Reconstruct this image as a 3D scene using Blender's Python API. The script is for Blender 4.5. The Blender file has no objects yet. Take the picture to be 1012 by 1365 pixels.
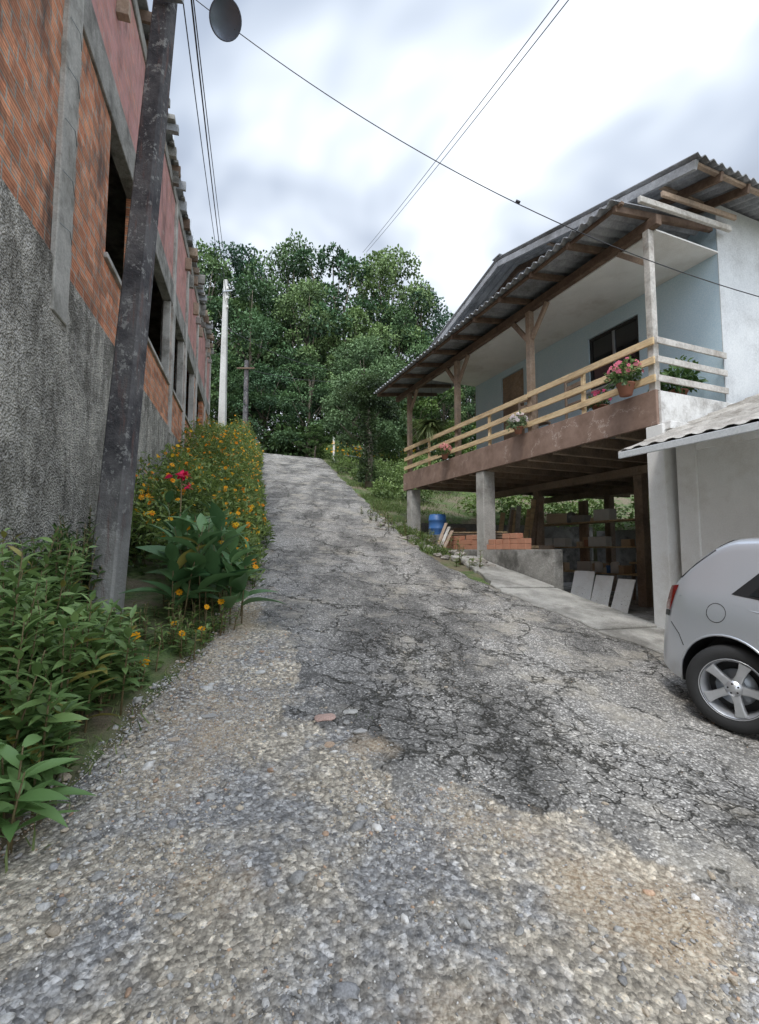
import bpy, bmesh, math, random
import numpy as np
from mathutils import Vector, Matrix
random.seed(7); rng=np.random.default_rng(7)
scene=bpy.context.scene
scene.view_settings.view_transform='Standard'; scene.view_settings.look='None'; scene.view_settings.exposure=0
COL=scene.collection

# ---------------------------------------------------------------- node helpers
class G:
    def __init__(s,tree): s.t=tree; s.x=0
    def n(s,typ,ins=None,**props):
        nd=s.t.nodes.new(typ)
        for k,v in props.items(): setattr(nd,k,v)
        for k,v in (ins or {}).items():
            sk=nd.inputs[k]
            if isinstance(v,bpy.types.NodeSocket): s.t.links.new(v,sk)
            else: sk.default_value=v
        return nd
    def coord(s,kind='Object'): return s.n('ShaderNodeTexCoord').outputs[kind]
    def mapping(s,vec,scale=(1,1,1),rot=(0,0,0),loc=(0,0,0)):
        return s.n('ShaderNodeMapping',{'Vector':vec,'Scale':scale,'Rotation':rot,'Location':loc}).outputs[0]
    def noise(s,vec,scale,detail=3,rough=.55,out=0,dist=0):
        return s.n('ShaderNodeTexNoise',{'Vector':vec,'Scale':scale,'Detail':min(detail,4),'Roughness':rough,'Distortion':dist}).outputs[out]
    def vor(s,vec,scale,feature='F1',out='Distance',rand=1):
        return s.n('ShaderNodeTexVoronoi',{'Vector':vec,'Scale':scale,'Randomness':rand},feature=feature,voronoi_dimensions='3D').outputs[out]
    def ramp(s,fac,stops,interp='LINEAR'):
        nd=s.n('ShaderNodeValToRGB',{'Fac':fac}); cr=nd.color_ramp; cr.interpolation=interp
        while len(cr.elements)<len(stops): cr.elements.new(.5)
        for e,(p,c) in zip(cr.elements,stops):
            e.position=p; e.color=(c,c,c,1) if isinstance(c,(int,float)) else (*c,1)
        return nd.outputs[0]
    def mix(s,f,a,b,blend='MIX'):
        nd=s.n('ShaderNodeMix',data_type='RGBA',blend_type=blend)
        for i,v in ((0,f),(6,a),(7,b)):
            if isinstance(v,bpy.types.NodeSocket): s.t.links.new(v,nd.inputs[i])
            elif i==0: nd.inputs[0].default_value=v
            else: nd.inputs[i].default_value=(*v,1) if isinstance(v,tuple) else (v,v,v,1)
        return nd.outputs[2]
    def m(s,op,a,b=0.0,clamp=False):
        return s.n('ShaderNodeMath',{0:a,1:b},operation=op,use_clamp=clamp).outputs[0]
    def vadd(s,a,b): return s.n('ShaderNodeVectorMath',{0:a,1:b},operation='ADD').outputs[0]
    def vscale(s,a,f):
        nd=s.n('ShaderNodeVectorMath',{0:a},operation='SCALE'); nd.inputs['Scale'].default_value=f; return nd.outputs[0]
    def sep(s,v): return s.n('ShaderNodeSeparateXYZ',{0:v}).outputs
    def comb(s,x,y,z=0.0): return s.n('ShaderNodeCombineXYZ',{0:x,1:y,2:z}).outputs[0]
    def attr(s,name): return s.n('ShaderNodeAttribute',attribute_name=name).outputs['Color']
    def bump(s,h,strength=.5,dist=.02,normal=None):
        ins={'Height':h,'Strength':strength,'Distance':dist}
        if normal is not None: ins['Normal']=normal
        return s.n('ShaderNodeBump',ins).outputs[0]

def newmat(name):
    m=bpy.data.materials.new(name); m.use_nodes=True
    m.node_tree.nodes.clear(); g=G(m.node_tree)
    g.out=g.n('ShaderNodeOutputMaterial'); return m,g
def finish(g,color,rough=.8,normal=None,metal=0.0,spec=.5,coat=0.0,trans=None):
    ins={'Base Color':color if isinstance(color,bpy.types.NodeSocket) else (*color,1),'Roughness':rough,'Metallic':metal,'Specular IOR Level':spec,'Coat Weight':coat}
    if normal is not None: ins['Normal']=normal
    b=g.n('ShaderNodeBsdfPrincipled',ins); sh=b.outputs[0]
    if trans:
        tr=g.n('ShaderNodeBsdfTranslucent',{'Color':color if isinstance(color,bpy.types.NodeSocket) else (*color,1)})
        sh=g.n('ShaderNodeMixShader',{0:trans,1:sh,2:tr.outputs[0]}).outputs[0]
    g.t.links.new(sh,g.out.inputs[0])

def varied(name,c1,c2,scale=3,rough=.8,bump=.3,bscale=40,bdist=.01,stain=None,sscale=1.2,metal=0,stretch=(1,1,1),spec=.4):
    m,g=newmat(name); P=g.mapping(g.coord(),scale=stretch)
    f=g.ramp(g.noise(P,scale,3,.65),[(.33,0),(.67,1)])
    c=g.mix(f,c1,c2)
    if stain: c=g.mix(g.ramp(g.noise(P,sscale,4,.7),[(.48,0),(.66,.85)]),c,stain)
    fn=g.noise(P,bscale,2,.65)
    c=g.mix(.45,c,fn,'OVERLAY')
    finish(g,c,rough,g.bump(fn,bump,bdist),metal,spec)
    return m

# ---------------------------------------------------------------- mesh helpers
def add_obj(name,me,mat=None,parent=None):
    o=bpy.data.objects.new(name,me); COL.objects.link(o)
    if mat is not None:
        for mm in (mat if isinstance(mat,(list,tuple)) else [mat]): me.materials.append(mm)
    if parent is not None: o.parent=parent
    return o
def empty(name,loc=(0,0,0),rotz=0,parent=None):
    o=bpy.data.objects.new(name,None); COL.objects.link(o); o.location=loc; o.rotation_euler=(0,0,rotz); o.empty_display_size=.2
    if parent: o.parent=parent
    return o
def pymesh(name,verts,faces,mat=None,parent=None,smooth=False):
    me=bpy.data.meshes.new(name); me.from_pydata([tuple(v) for v in verts],[],faces); me.update()
    if smooth: me.polygons.foreach_set('use_smooth',[True]*len(me.polygons))
    return add_obj(name,me,mat,parent)
def npmesh(name,V,F,mat=None,parent=None,cols=None,smooth=False):
    me=bpy.data.meshes.new(name); n=len(V); nf,k=F.shape
    me.vertices.add(n); me.vertices.foreach_set('co',np.ascontiguousarray(V,dtype=np.float32).ravel())
    me.loops.add(nf*k); me.loops.foreach_set('vertex_index',np.ascontiguousarray(F,dtype=np.int32).ravel())
    me.polygons.add(nf); me.polygons.foreach_set('loop_start',np.arange(0,nf*k,k,dtype=np.int32))
    me.update(calc_edges=True)
    me.polygons.foreach_set('use_smooth',[bool(smooth)]*nf)
    if cols is not None:
        a=me.attributes.new('Col','FLOAT_COLOR','POINT')
        c=np.ones((n,4),dtype=np.float32); c[:,:3]=cols; a.data.foreach_set('color',c.ravel())
    me.validate()
    return add_obj(name,me,mat,parent)
def scatter(name,tv,tf,R,T,S,cols,mat,parent=None,smooth=False):
    n=len(T); k=len(tv)
    S=np.asarray(S); S=S[:,None] if S.ndim==1 else S
    S=np.broadcast_to(S,(n,3))
    V=np.einsum('nij,nkj->nki',R,tv[None]*S[:,None,:])+T[:,None,:]
    F=(tf[None]+(np.arange(n)*k)[:,None,None]).reshape(-1,tf.shape[1])
    C=np.repeat(cols,k,axis=0)
    return npmesh(name,V.reshape(-1,3),F,mat,parent,C,smooth)
def frames(D,roll=None):
    """rotation whose columns are side, along(D), normal"""
    D=D/np.linalg.norm(D,axis=1,keepdims=True)
    up=np.tile([0.,0.,1.],(len(D),1)); par=np.abs(D[:,2])>.98; up[par]=[1,0,0]
    X=np.cross(D,up); X/=np.linalg.norm(X,axis=1,keepdims=True); Z=np.cross(X,D)
    if roll is not None:
        c=np.cos(roll)[:,None]; s=np.sin(roll)[:,None]; X,Z=X*c+Z*s,Z*c-X*s
    return np.stack([X,D,Z],axis=2)
def randdir(n,zlo=-1,zhi=1):
    z=rng.uniform(zlo,zhi,n); a=rng.uniform(0,2*np.pi,n); r=np.sqrt(1-z*z)
    return np.stack([r*np.cos(a),r*np.sin(a),z],1)
def box(name,lo,hi,mat,parent=None,bevel=.006):
    lo=Vector(lo); hi=Vector(hi)
    bm=bmesh.new(); bmesh.ops.create_cube(bm,size=1)
    sz=hi-lo; ce=(hi+lo)/2
    for v in bm.verts: v.co=Vector((v.co.x*sz.x,v.co.y*sz.y,v.co.z*sz.z))+ce
    if bevel and min(sz)>bevel*3: bmesh.ops.bevel(bm,geom=bm.edges[:],offset=bevel,segments=1,affect='EDGES')
    me=bpy.data.meshes.new(name); bm.to_mesh(me); bm.free()
    return add_obj(name,me,mat,parent)
def beam(name,a,b,w,h,mat,parent=None,w2=None,h2=None,bevel=.005):
    a=Vector(a); b=Vector(b); d=(b-a); L=d.length; d.normalize()
    up=Vector((0,0,1)) if abs(d.z)<.98 else Vector((0,1,0))
    x=d.cross(up).normalized(); z=x.cross(d)
    w2=w2 or w; h2=h2 or h
    bm=bmesh.new(); vs=[]
    for p,ww,hh in ((a,w,h),(b,w2,h2)):
        for sx,sz in ((-1,-1),(1,-1),(1,1),(-1,1)): vs.append(bm.verts.new(p+x*sx*ww/2+z*sz*hh/2))
    bm.faces.new(vs[0:4][::-1]); bm.faces.new(vs[4:8])
    for i in range(4): bm.faces.new((vs[i],vs[(i+1)%4],vs[4+(i+1)%4],vs[4+i]))
    bmesh.ops.recalc_face_normals(bm,faces=bm.faces[:])
    if bevel: bmesh.ops.bevel(bm,geom=bm.edges[:],offset=bevel,segments=1,affect='EDGES')
    me=bpy.data.meshes.new(name); bm.to_mesh(me); bm.free()
    return add_obj(name,me,mat,parent)
def lathe(name,prof,mat,parent=None,seg=32,loc=(0,0,0),axis=None,smooth=True):
    V=[];F=[];n=len(prof)
    for i in range(seg):
        a=2*math.pi*i/seg
        for r,z in prof: V.append(Vector((r*math.cos(a),r*math.sin(a),z)))
    for i in range(seg):
        j=(i+1)%seg
        for k in range(n-1): F.append((i*n+k,j*n+k,j*n+k+1,i*n+k+1))
    if axis is not None:
        q=Vector(axis).to_track_quat('Z','Y'); V=[q@v for v in V]
    V=[v+Vector(loc) for v in V]
    return pymesh(name,V,F,mat,parent,smooth)
def tube(name,pts,radii,mat,parent=None,seg=8,smooth=True):
    pts=[Vector(p) for p in pts]; V=[];F=[]
    if not isinstance(radii,(list,tuple)): radii=[radii]*len(pts)
    for i,p in enumerate(pts):
        d=(pts[min(i+1,len(pts)-1)]-pts[max(i-1,0)]).normalized()
        up=Vector((0,0,1)) if abs(d.z)<.95 else Vector((0,1,0))
        x=d.cross(up).normalized(); y=x.cross(d)
        for k in range(seg):
            a=2*math.pi*k/seg; V.append(p+(x*math.cos(a)+y*math.sin(a))*radii[i])
    for i in range(len(pts)-1):
        for k in range(seg):
            F.append((i*seg+k,i*seg+(k+1)%seg,(i+1)*seg+(k+1)%seg,(i+1)*seg+k))
    F.append(tuple(range(seg))[::-1]); F.append(tuple(range((len(pts)-1)*seg,len(pts)*seg)))
    return pymesh(name,V,F,mat,parent,smooth)
def joinobjs(objs,name,parent=None):
    bm=bmesh.new(); mats=[]
    for o in objs:
        idx={}
        for i,m in enumerate(o.data.materials):
            if m not in mats: mats.append(m)
            idx[i]=mats.index(m)
        nf=len(bm.faces); bm.from_mesh(o.data); bm.faces.ensure_lookup_table()
        for f in bm.faces[nf:]: f.material_index=idx.get(f.material_index,0)
    me=bpy.data.meshes.new(name); bm.to_mesh(me); bm.free()
    for o in objs: bpy.data.objects.remove(o)
    return add_obj(name,me,mats,parent)

def vnoise(x,y,seed=0):
    xi=np.floor(x).astype(np.int64); yi=np.floor(y).astype(np.int64); fx=x-xi; fy=y-yi
    fx=fx*fx*(3-2*fx); fy=fy*fy*(3-2*fy)
    def h(a,b):
        n=(a*374761393+b*668265263+seed*1274126177)&0xffffffff
        n=((n^(n>>13))*1274126177)&0xffffffff
        return ((n^(n>>16))&0xffff)/65535.
    return (h(xi,yi)*(1-fx)+h(xi+1,yi)*fx)*(1-fy)+(h(xi,yi+1)*(1-fx)+h(xi+1,yi+1)*fx)*fy
def fbm(x,y,seed=0,o=4):
    v=0;a=.5
    for i in range(o): v=v+a*vnoise(x*2**i,y*2**i,seed+i); a*=.5
    return v/(1-.5**o)
def sstep(a,b,x): t=np.clip((x-a)/(b-a),0,1); return t*t*(3-2*t)

# ---------------------------------------------------------------- terrain
PS=[-60,-8,0,2.9,5,7.5,8.85,12.1,14.1,18.5,24,29.5,32,35,45,60,90,200]
PZ=[-6,-2.3,-1.56,-1.27,-.86,-.38,-.1,.66,1.2,2.45,4.1,5.72,6.0,6.1,8.5,12,18,20]
NX,NY=3.53,6.0; hx,hy=-.382,.924
def terr(x,y):
    s=-.25*x+.97*y; w=.97*x+.25*y
    z=(np.interp(s-.35,PS,PZ)+np.interp(s+.35,PS,PZ)+np.interp(s,PS,PZ))/3
    return z-.05*(np.clip(w,-4,7)-1.7)
def ground_z(x,y):
    z=terr(x,y)
    t=(x-NX)*hx+(y-NY)*hy; q=(x-NX)*hy-(y-NY)*hx
    pit=sstep(.06,.22,q)*sstep(-.2,0,t)*(1-sstep(8.6,8.9,t))*(1-sstep(7.4,8.2,q))
    z=z*(1-pit)+(-1.08)*pit
    return z
def gz(x,y): return float(ground_z(np.array([x],float),np.array([y],float))[0])
def xl(y): return np.interp(y,[-8,0,4.5,10,18.5,29,36],[-1.7,-1.7,-1.55,-2.85,-5.1,-7.4,-8.6])
def xr(y): return np.interp(y,[-8,3.3,4,5,6,7,8,9.6,14.5,27,29,36],[7,7,5.6,4.4,3.5,2.4,1.5,.95,-.05,-3,-3.5,-4.5])
def wallx(y): return -2-.267*y

m,g=newmat('grass_soil'); P=g.coord()
n1=g.noise(P,.9,4,.7); n2=g.noise(P,9,4,.7)
c=g.mix(g.ramp(n2,[(.35,0),(.65,1)]),(.045,.08,.02),(.12,.165,.05))
c=g.mix(g.ramp(n1,[(.44,0),(.56,1)]),c,(.165,.135,.085))
finish(g,c,.95,g.bump(n2,.8,.05)); GRASS=m
gx=np.concatenate([[-250,-150,-90,-60,-40,-28,-20],np.arange(-15,16,.16),[17,20,25,32,45,70,110,180,250]])
gy=np.concatenate([[-200,-100,-50,-25,-12],np.arange(-6,20,.16),np.arange(20,40,.5),[42,45,50,56,65,80,110,160,250]])
X,Y=np.meshgrid(gx,gy); Z=ground_z(X,Y)
on=(X>xl(Y)+.12)&(X<xr(Y)-.12)&(Y<35.5)
Z=Z+(fbm(X*1.3,Y*1.3,3)-.5)*.05-on*.09
verge=(X<xl(Y))&(X>-12)&(Y<30); Z=Z+verge*.04
V=np.stack([X,Y,Z],-1).reshape(-1,3); nx=len(gx); ny=len(gy)
I=np.arange(nx*ny).reshape(ny,nx); F=np.stack([I[:-1,:-1],I[:-1,1:],I[1:,1:],I[1:,:-1]],-1).reshape(-1,4)
npmesh('ground',V,F,GRASS,smooth=True)

# ---------------------------------------------------------------- road
def asphalt_amt(x,y):
    bx=np.interp(y,[0,3.1,4.2,5.5,7,9],[-.1,-.15,-.75,-1.25,-2.05,-3])
    by=np.interp(x,[-.3,-.1,.56,1.2,1.6,3,6],[3.2,2.95,2.45,2.1,1.85,1.4,1.1])
    A=np.where(y<9,np.minimum(x-bx,y-by),2.0)
    return sstep(-.14,.16,A+(fbm(x*1.8,y*1.8,11)-.5)*1.0+(fbm(x*9,y*9,13)-.5)*.45)
def blob(x,y,cx,cy,rx,ry): return np.exp(-(((x-cx)/rx)**2+((y-cy)/ry)**2))
m,g=newmat('cracked_asphalt'); P=g.coord()
msk=g.sep(g.attr('Col')); grav,org,alli=msk[0],msk[1],msk[2]
dn=g.noise(P,5,3,.7,out=1); P2=g.vadd(P,g.vscale(dn,.26)); P3=g.vadd(P,g.vscale(dn,.4))
Pr=g.mapping(P,rot=(0,0,-.27),scale=(1.7,.42,1))
big=g.noise(Pr,.75,4,.65); mid=g.noise(P,3.5,4,.72); fine=g.noise(P,55,2,.7); pat=g.noise(P,.85,4,.6)
v1=g.n('ShaderNodeTexVoronoi',{'Vector':P,'Scale':82.},feature='F1'); agc=g.sep(v1.outputs['Color'])[0]; agd=v1.outputs['Distance']
v2=g.n('ShaderNodeTexVoronoi',{'Vector':P,'Scale':40.},feature='F1'); ag2c=g.sep(v2.outputs['Color'])[1]; ag2d=v2.outputs['Distance']
base=g.mix(g.ramp(big,[(.42,0),(.56,1)]),(.20,.19,.175),(.42,.395,.355))
base=g.mix(g.ramp(mid,[(.36,.5),(.54,0)]),base,(.155,.147,.133))
base=g.mix(g.ramp(pat,[(.53,0),(.565,.5)]),base,(.42,.40,.37))
base=g.mix(g.ramp(pat,[(.39,.4),(.45,0)]),base,(.145,.138,.127))
ag=g.ramp(agc,[(0,.42),(.5,.7),(.8,1.2),(1,2.1)])
base=g.mix(.85,base,ag,'MULTIPLY')
base=g.mix(g.ramp(agd,[(.4,0),(.8,.5)]),base,(.08,.075,.067))
base=g.mix(g.ramp(g.noise(P,1.5,4,.72),[(.52,0),(.68,.65)]),base,(.45,.405,.33))
e1=g.vor(P2,7.,'DISTANCE_TO_EDGE'); e2=g.vor(P3,.95,'DISTANCE_TO_EDGE'); e3=g.vor(P2,2.7,'DISTANCE_TO_EDGE')
k1=g.m('MULTIPLY',g.ramp(e1,[(.01,1),(.06,0)]),g.ramp(g.m('ADD',alli,g.m('MULTIPLY',g.m('SUBTRACT',mid,.5),.9)),[(.40,0),(.7,1)]))
k2=g.ramp(e2,[(.003,1),(.019,0)])
k3=g.m('MULTIPLY',g.ramp(e3,[(.005,1),(.026,0)]),g.ramp(big,[(.44,.9),(.58,.15)]))
crk=g.m('MAXIMUM',g.m('MAXIMUM',k1,k2),k3)
crk=g.m('MULTIPLY',crk,g.ramp(g.noise(P,9,3,.7),[(.38,.15),(.52,1)]))
crk=g.m('MULTIPLY',crk,g.ramp(grav,[(.3,1),(.7,0)]))
base=g.mix(g.m('MULTIPLY',crk,.88),base,(.04,.038,.03))
gc=g.mix(g.ramp(g.noise(P,1.9,4,.68),[(.42,0),(.56,1)]),(.36,.345,.325),(.50,.435,.34))
gst=g.ramp(ag2c,[(0,.45),(.4,.8),(.75,1.15),(1,1.8)])
gc=g.mix(.8,gc,gst,'MULTIPLY'); gc=g.mix(g.ramp(ag2d,[(.4,0),(.8,.45)]),gc,(.17,.15,.12))
gc=g.mix(.7,gc,g.ramp(agc,[(0,.5),(1,1.55)]),'MULTIPLY')
gf=g.ramp(g.m('ADD',grav,g.m('MULTIPLY',g.m('SUBTRACT',mid,.5),.7)),[(.42,0),(.6,1)])
col=g.mix(gf,base,gc)
of=g.ramp(g.m('ADD',org,g.m('MULTIPLY',g.m('SUBTRACT',mid,.5),1.7)),[(.34,0),(.85,.8)])
oc=g.mix(g.ramp(fine,[(.38,0),(.62,1)]),(.38,.27,.165),(.56,.465,.34))
col=g.mix(of,col,oc)
col=g.mix(.45,col,fine,'OVERLAY')
hgt=g.m('SUBTRACT',g.m('MULTIPLY',agd,-.5),g.m('MULTIPLY',crk,2.2))
hgt=g.m('SUBTRACT',hgt,g.m('MULTIPLY',g.m('MULTIPLY',ag2d,grav),.9))
hgt=g.m('ADD',hgt,g.m('MULTIPLY',mid,1.4))
finish(g,col,.92,g.bump(hgt,.85,.012),spec=.2); ROAD=m
ry=np.concatenate([np.arange(-8,0,.5),np.arange(0,7,.035),np.arange(7,14,.1),np.arange(14,36.1,.25)])
U=np.linspace(0,1,200); Y=np.repeat(ry[:,None],200,1)
Lx=xl(ry)+(fbm(ry*1.7,ry*0+3,5)-.5)*.35; Rx=xr(ry)+(fbm(ry*1.9,ry*0+9,8)-.5)*.3
X=Lx[:,None]*(1-U)+Rx[:,None]*U
A=asphalt_amt(X,Y); orgm=np.clip(blob(X,Y,.98,1.95,.36,.28)+.75*blob(X,Y,-.08,2.95,.22,.2)+.5*blob(X,Y,.5,2.35,.35,.2)+.7*blob(X,Y,-1.0,3.0,.25,.9)+.45*blob(X,Y,.2,1.5,.3,.2)+.7*blob(X,Y,-1.4,4.6,.22,1.6)+.5*blob(X,Y,-.6,1.9,.3,.2)+.45*blob(X,Y,-2.1,7.6,.3,1.8),0,1)
all_=np.clip(1.0*blob(X,Y,.75,3.3,.9,.7)+.7*blob(X,Y,.2,4.5,.7,.8)+.85*blob(X,Y,1.7,2.7,.8,.5)+.5*blob(X,Y,.2,7,.8,1.5)+.5*blob(X,Y,1.9,4.4,.8,.6)+(fbm(X*1.1,Y*1.1,21)-.5)*.5,0,1)
def road_z(x,y): return terr(x,y)+.012+(fbm(x*1.2,y*1.2,1)-.5)*.07+(fbm(x*5,y*5,2)-.5)*.025+asphalt_amt(x,y)*.028
Z=road_z(X,Y)
Z-=.035*np.exp(-((U[None,:]-0)/.02)**2)+.03*np.exp(-((1-U[None,:])/.02)**2)
V=np.stack([X,Y,Z],-1).reshape(-1,3); I=np.arange(len(V)).reshape(len(ry),200)
F=np.stack([I[:-1,:-1],I[:-1,1:],I[1:,1:],I[1:,:-1]],-1).reshape(-1,4)
npmesh('road',V,F,ROAD,cols=np.stack([1-A,orgm,all_],-1).reshape(-1,3),smooth=True)

m,g=newmat('pebble_stone'); pn=g.noise(g.coord(),130,2,.6); c=g.mix(.6,g.attr('Col'),pn,'OVERLAY')
finish(g,c,.85,g.bump(pn,.4,.003),spec=.25); PEB=m
def ico(sub=1):
    bm=bmesh.new(); bmesh.ops.create_icosphere(bm,subdivisions=sub,radius=1)
    v=np.array([list(x.co) for x in bm.verts]); f=np.array([[q.index for q in p.verts] for p in bm.faces]); bm.free(); return v,f
iv,iff=ico(1); iv2,if2=ico(2)
def pebbles(name,n,xr_,yr_,smin,smax,prob,tv,tf,seed):
    r=np.random.default_rng(seed)
    x=r.uniform(*xr_,n); y=r.uniform(yr_[0],yr_[1],n); p=prob(x,y); k=r.random(n)<p; x=x[k];y=y[k]; n=len(x)
    s=smin*(smax/smin)**(r.random(n)**1.7)
    S=np.stack([s*r.uniform(.8,1.45,n),s*r.uniform(.65,1.1,n),s*r.uniform(.4,.75,n)],1)
    a=r.uniform(0,6.28,n); tlt=r.normal(0,.35,n)
    D=np.stack([np.cos(a)*np.cos(tlt),np.sin(a)*np.cos(tlt),np.sin(tlt)],1)
    T=np.stack([x,y,road_z(x,y)+S[:,2]*.15],1)
    pal=np.array([[.44,.42,.385],[.35,.34,.33],[.60,.575,.53],[.52,.435,.33],[.25,.24,.225],[.72,.68,.62],[.55,.37,.25],[.42,.38,.32]])
    c=pal[r.choice(8,n,p=[.22,.15,.15,.17,.08,.07,.04,.12])]*r.uniform(.7,1.2,(n,1))
    return scatter(name,tv*(1+r.normal(0,.17,(len(tv),1))),tf,frames(D),T,S,c,PEB,smooth=True)
def dens(x,y): return np.clip(fbm(x*2.2,y*2.2,31)*3.6-1.35,.06,1)
p1=pebbles('gravel',70000,(-1.75,2.9),(1.1,3.6),.0028,.0105,lambda x,y:(1-asphalt_amt(x,y))*dens(x,y)*(1-.75*np.clip(blob(x,y,.98,1.95,.4,.3),0,1)),iv,iff,1)
p2=pebbles('gravel',2900,(-1.75,2.9),(1.1,4.2),.010,.018,lambda x,y:(1-asphalt_amt(x,y))*dens(x+.3,y)+.02,iv2,if2,2)
p3=pebbles('gravel',16000,(-1.8,-.3),(3.2,8),.004,.013,lambda x,y:(1-asphalt_amt(x,y))*dens(x,y)*.8+.04,iv,iff,3)
p4=pebbles('gravel',13000,(-1.2,4),(1.5,8),.003,.008,lambda x,y:np.clip(fbm(x*1.6,y*1.6,41)*2.6-1.0,.04,1),iv,iff,4)
p5=pebbles('gravel',70,(-1.7,.3),(1.4,4),.018,.034,lambda x,y:(1-asphalt_amt(x,y))*.9,iv2,if2,5)
gp=empty('gravel_stones')
for i,o in enumerate((p1,p2,p3,p4,p5)): o.parent=gp; o.name='stones_%d'%(i+1)
r=np.random.default_rng(6); T=np.array([(-.36,3.25),(-.2,3.35),(-.30,3.0),(-.12,3.12),(-1.1,3.2),(-1.2,2.9),(-.9,3.6)]); 
T=np.column_stack([T,road_z(T[:,0],T[:,1])-.004]); s=np.array([.06,.045,.035,.04,.045,.03,.035])
scatter('stones_6',iv2*(1+r.normal(0,.13,(len(iv2),1))),if2,frames(randdir(7,-.1,.1)),T,np.stack([s*1.2,s,s*.3],1),np.array([[.50,.34,.28],[.47,.45,.41],[.5,.36,.25],[.45,.43,.4],[.4,.38,.35],[.5,.4,.3],[.45,.43,.4]]),PEB,gp,False)

# ---------------------------------------------------------------- shared materials
CONC=varied('raw_concrete',(.38,.365,.335),(.52,.50,.46),2,.9,.5,50,.01,(.19,.18,.155),1.5)
CONCD=varied('dirty_concrete',(.22,.21,.19),(.38,.365,.335),3,.92,.6,45,.012,(.085,.08,.07),1.7)
WHITEP=varied('white_paint',(.78,.77,.74),(.86,.85,.82),2,.75,.15,60,.004,(.66,.63,.58),1.1)
WHITEW=varied('whitewash_worn',(.68,.67,.64),(.82,.81,.78),5,.85,.4,50,.006,(.36,.34,.31),2.2)
BLUEW=varied('pale_blue_wall',(.52,.67,.76),(.57,.71,.79),1.2,.8,.12,60,.003)
GREYW=varied('light_grey_wall',(.58,.60,.61),(.66,.68,.68),1.5,.85,.2,50,.004,(.48,.49,.49),1)
WOODN=varied('new_pine_wood',(.64,.46,.25),(.80,.62,.38),4,.65,.25,30,.003,(.46,.33,.2),2.4,0,(1,6,6))
WOODO=varied('weathered_wood',(.30,.215,.15),(.44,.34,.26),4,.8,.35,30,.005,(.17,.13,.10),2)
WOODG=varied('grey_wood',(.46,.44,.40),(.60,.57,.52),4,.8,.3,30,.004,(.3,.26,.22),3)
WOODD=varied('dark_wood',(.11,.07,.05),(.19,.13,.09),5,.8,.3,30,.004)
FIBRE=varied('fibre_cement',(.27,.28,.295),(.42,.43,.445),2.5,.9,.35,40,.006,(.16,.16,.155),1.2)
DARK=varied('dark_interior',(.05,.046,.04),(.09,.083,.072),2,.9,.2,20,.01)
def plain(name,c,rough=.5,metal=0.,coat=0.,spec=.5,bs=0):
    m,g=newmat(name); nz=g.noise(g.coord(),8,3); n=g.bump(g.noise(g.coord(),80,2),bs,.003) if bs else None
    cc=g.mix(nz,tuple(x*.85 for x in c),tuple(min(1,x*1.12) for x in c))
    finish(g,cc,rough,n,metal,spec,coat); return m
GLASS=plain('window_glass',(.015,.018,.02),.06,0,0,.8)
BLACK=plain('black_plastic',(.02,.02,.021),.45)
METAL=plain('galvanised_metal',(.35,.37,.39),.4,.8)
WIRE=plain('black_cable',(.035,.035,.04),.6)

def brickmat(name,ca,cb,mortar,paint=None,dark=.5):
    m,g=newmat(name); P=g.coord(); s=g.sep(P); v=g.comb(g.m('ADD',s[0],s[1]),s[2],0.)
    vd=g.vadd(v,g.vscale(g.noise(v,2,3,.6,out=1),.02))
    nd=g.n('ShaderNodeTexBrick',{'Vector':vd,'Color1':(*ca,1),'Color2':(*cb,1),'Mortar':(*mortar,1),'Scale':1.,'Mortar Size':.013,'Mortar Smooth':.25,'Brick Width':.27,'Row Height':.16,'Bias':-.1})
    c=nd.outputs['Color']; bf=g.m('SUBTRACT',1.,nd.outputs['Fac'])
    fz=g.m('FRACT',g.m('MULTIPLY',g.sep(vd)[1],1/.04)); gr=g.ramp(fz,[(0,0),(.2,1),(.65,1),(.95,0)])
    c=g.mix(g.m('MULTIPLY',g.m('MULTIPLY',g.m('SUBTRACT',1.,gr),.5),bf),c,(.12,.055,.035))
    bc=g.sep(g.n('ShaderNodeTexVoronoi',{'Vector':g.mapping(vd,scale=(3.7,6.25,1)),'Scale':1.,'Randomness':.3},feature='F1').outputs['Color'])[0]
    c=g.mix(.8,c,g.ramp(bc,[(0,.6),(1,1.4)]),'MULTIPLY')
    nz=g.noise(v,7,4,.75)
    c=g.mix(.6,c,g.ramp(nz,[(.28,.5),(.72,1.5)]),'MULTIPLY')
    if paint: c=g.mix(g.ramp(g.noise(P,2.2,4,.65),[(.35,.25),(.6,.8)]),c,paint)
    st=g.noise(g.mapping(P,scale=(1.4,1.4,.35)),1.0,4,.7)
    if dark>.8: st=g.m('ADD',st,g.m('MULTIPLY',g.m('SUBTRACT',5.2,s[0]),.035))
    c=g.mix(g.ramp(st,[(.53,0),(.66,dark)]),c,(.05,.038,.032))
    c=g.mix(g.ramp(g.noise(P,5,4,.75),[(.57,0),(.7,.55)]),c,(.52,.46,.40))
    h=g.m('ADD',g.m('MULTIPLY',gr,.35),bf)
    finish(g,c,.92,g.bump(h,.8,.012)); return m
BRICK=brickmat('clay_block_wall',(.52,.20,.10),(.68,.31,.17),(.36,.32,.27),None,.85)
BRICKP=brickmat('pinkish_block_wall',(.46,.20,.15),(.54,.25,.18),(.30,.26,.24),(.54,.28,.27),.6)
m,g=newmat('spatter_plaster'); P=g.coord(); s=g.sep(P)
big=g.noise(g.mapping(P,scale=(1,1,.7)),1.2,4,.75)
c=g.mix(g.ramp(big,[(.40,0),(.57,1)]),(.33,.31,.27),(.68,.64,.565))
hz=g.m('MULTIPLY',g.m('SUBTRACT',s[2],.9),.5)
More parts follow.
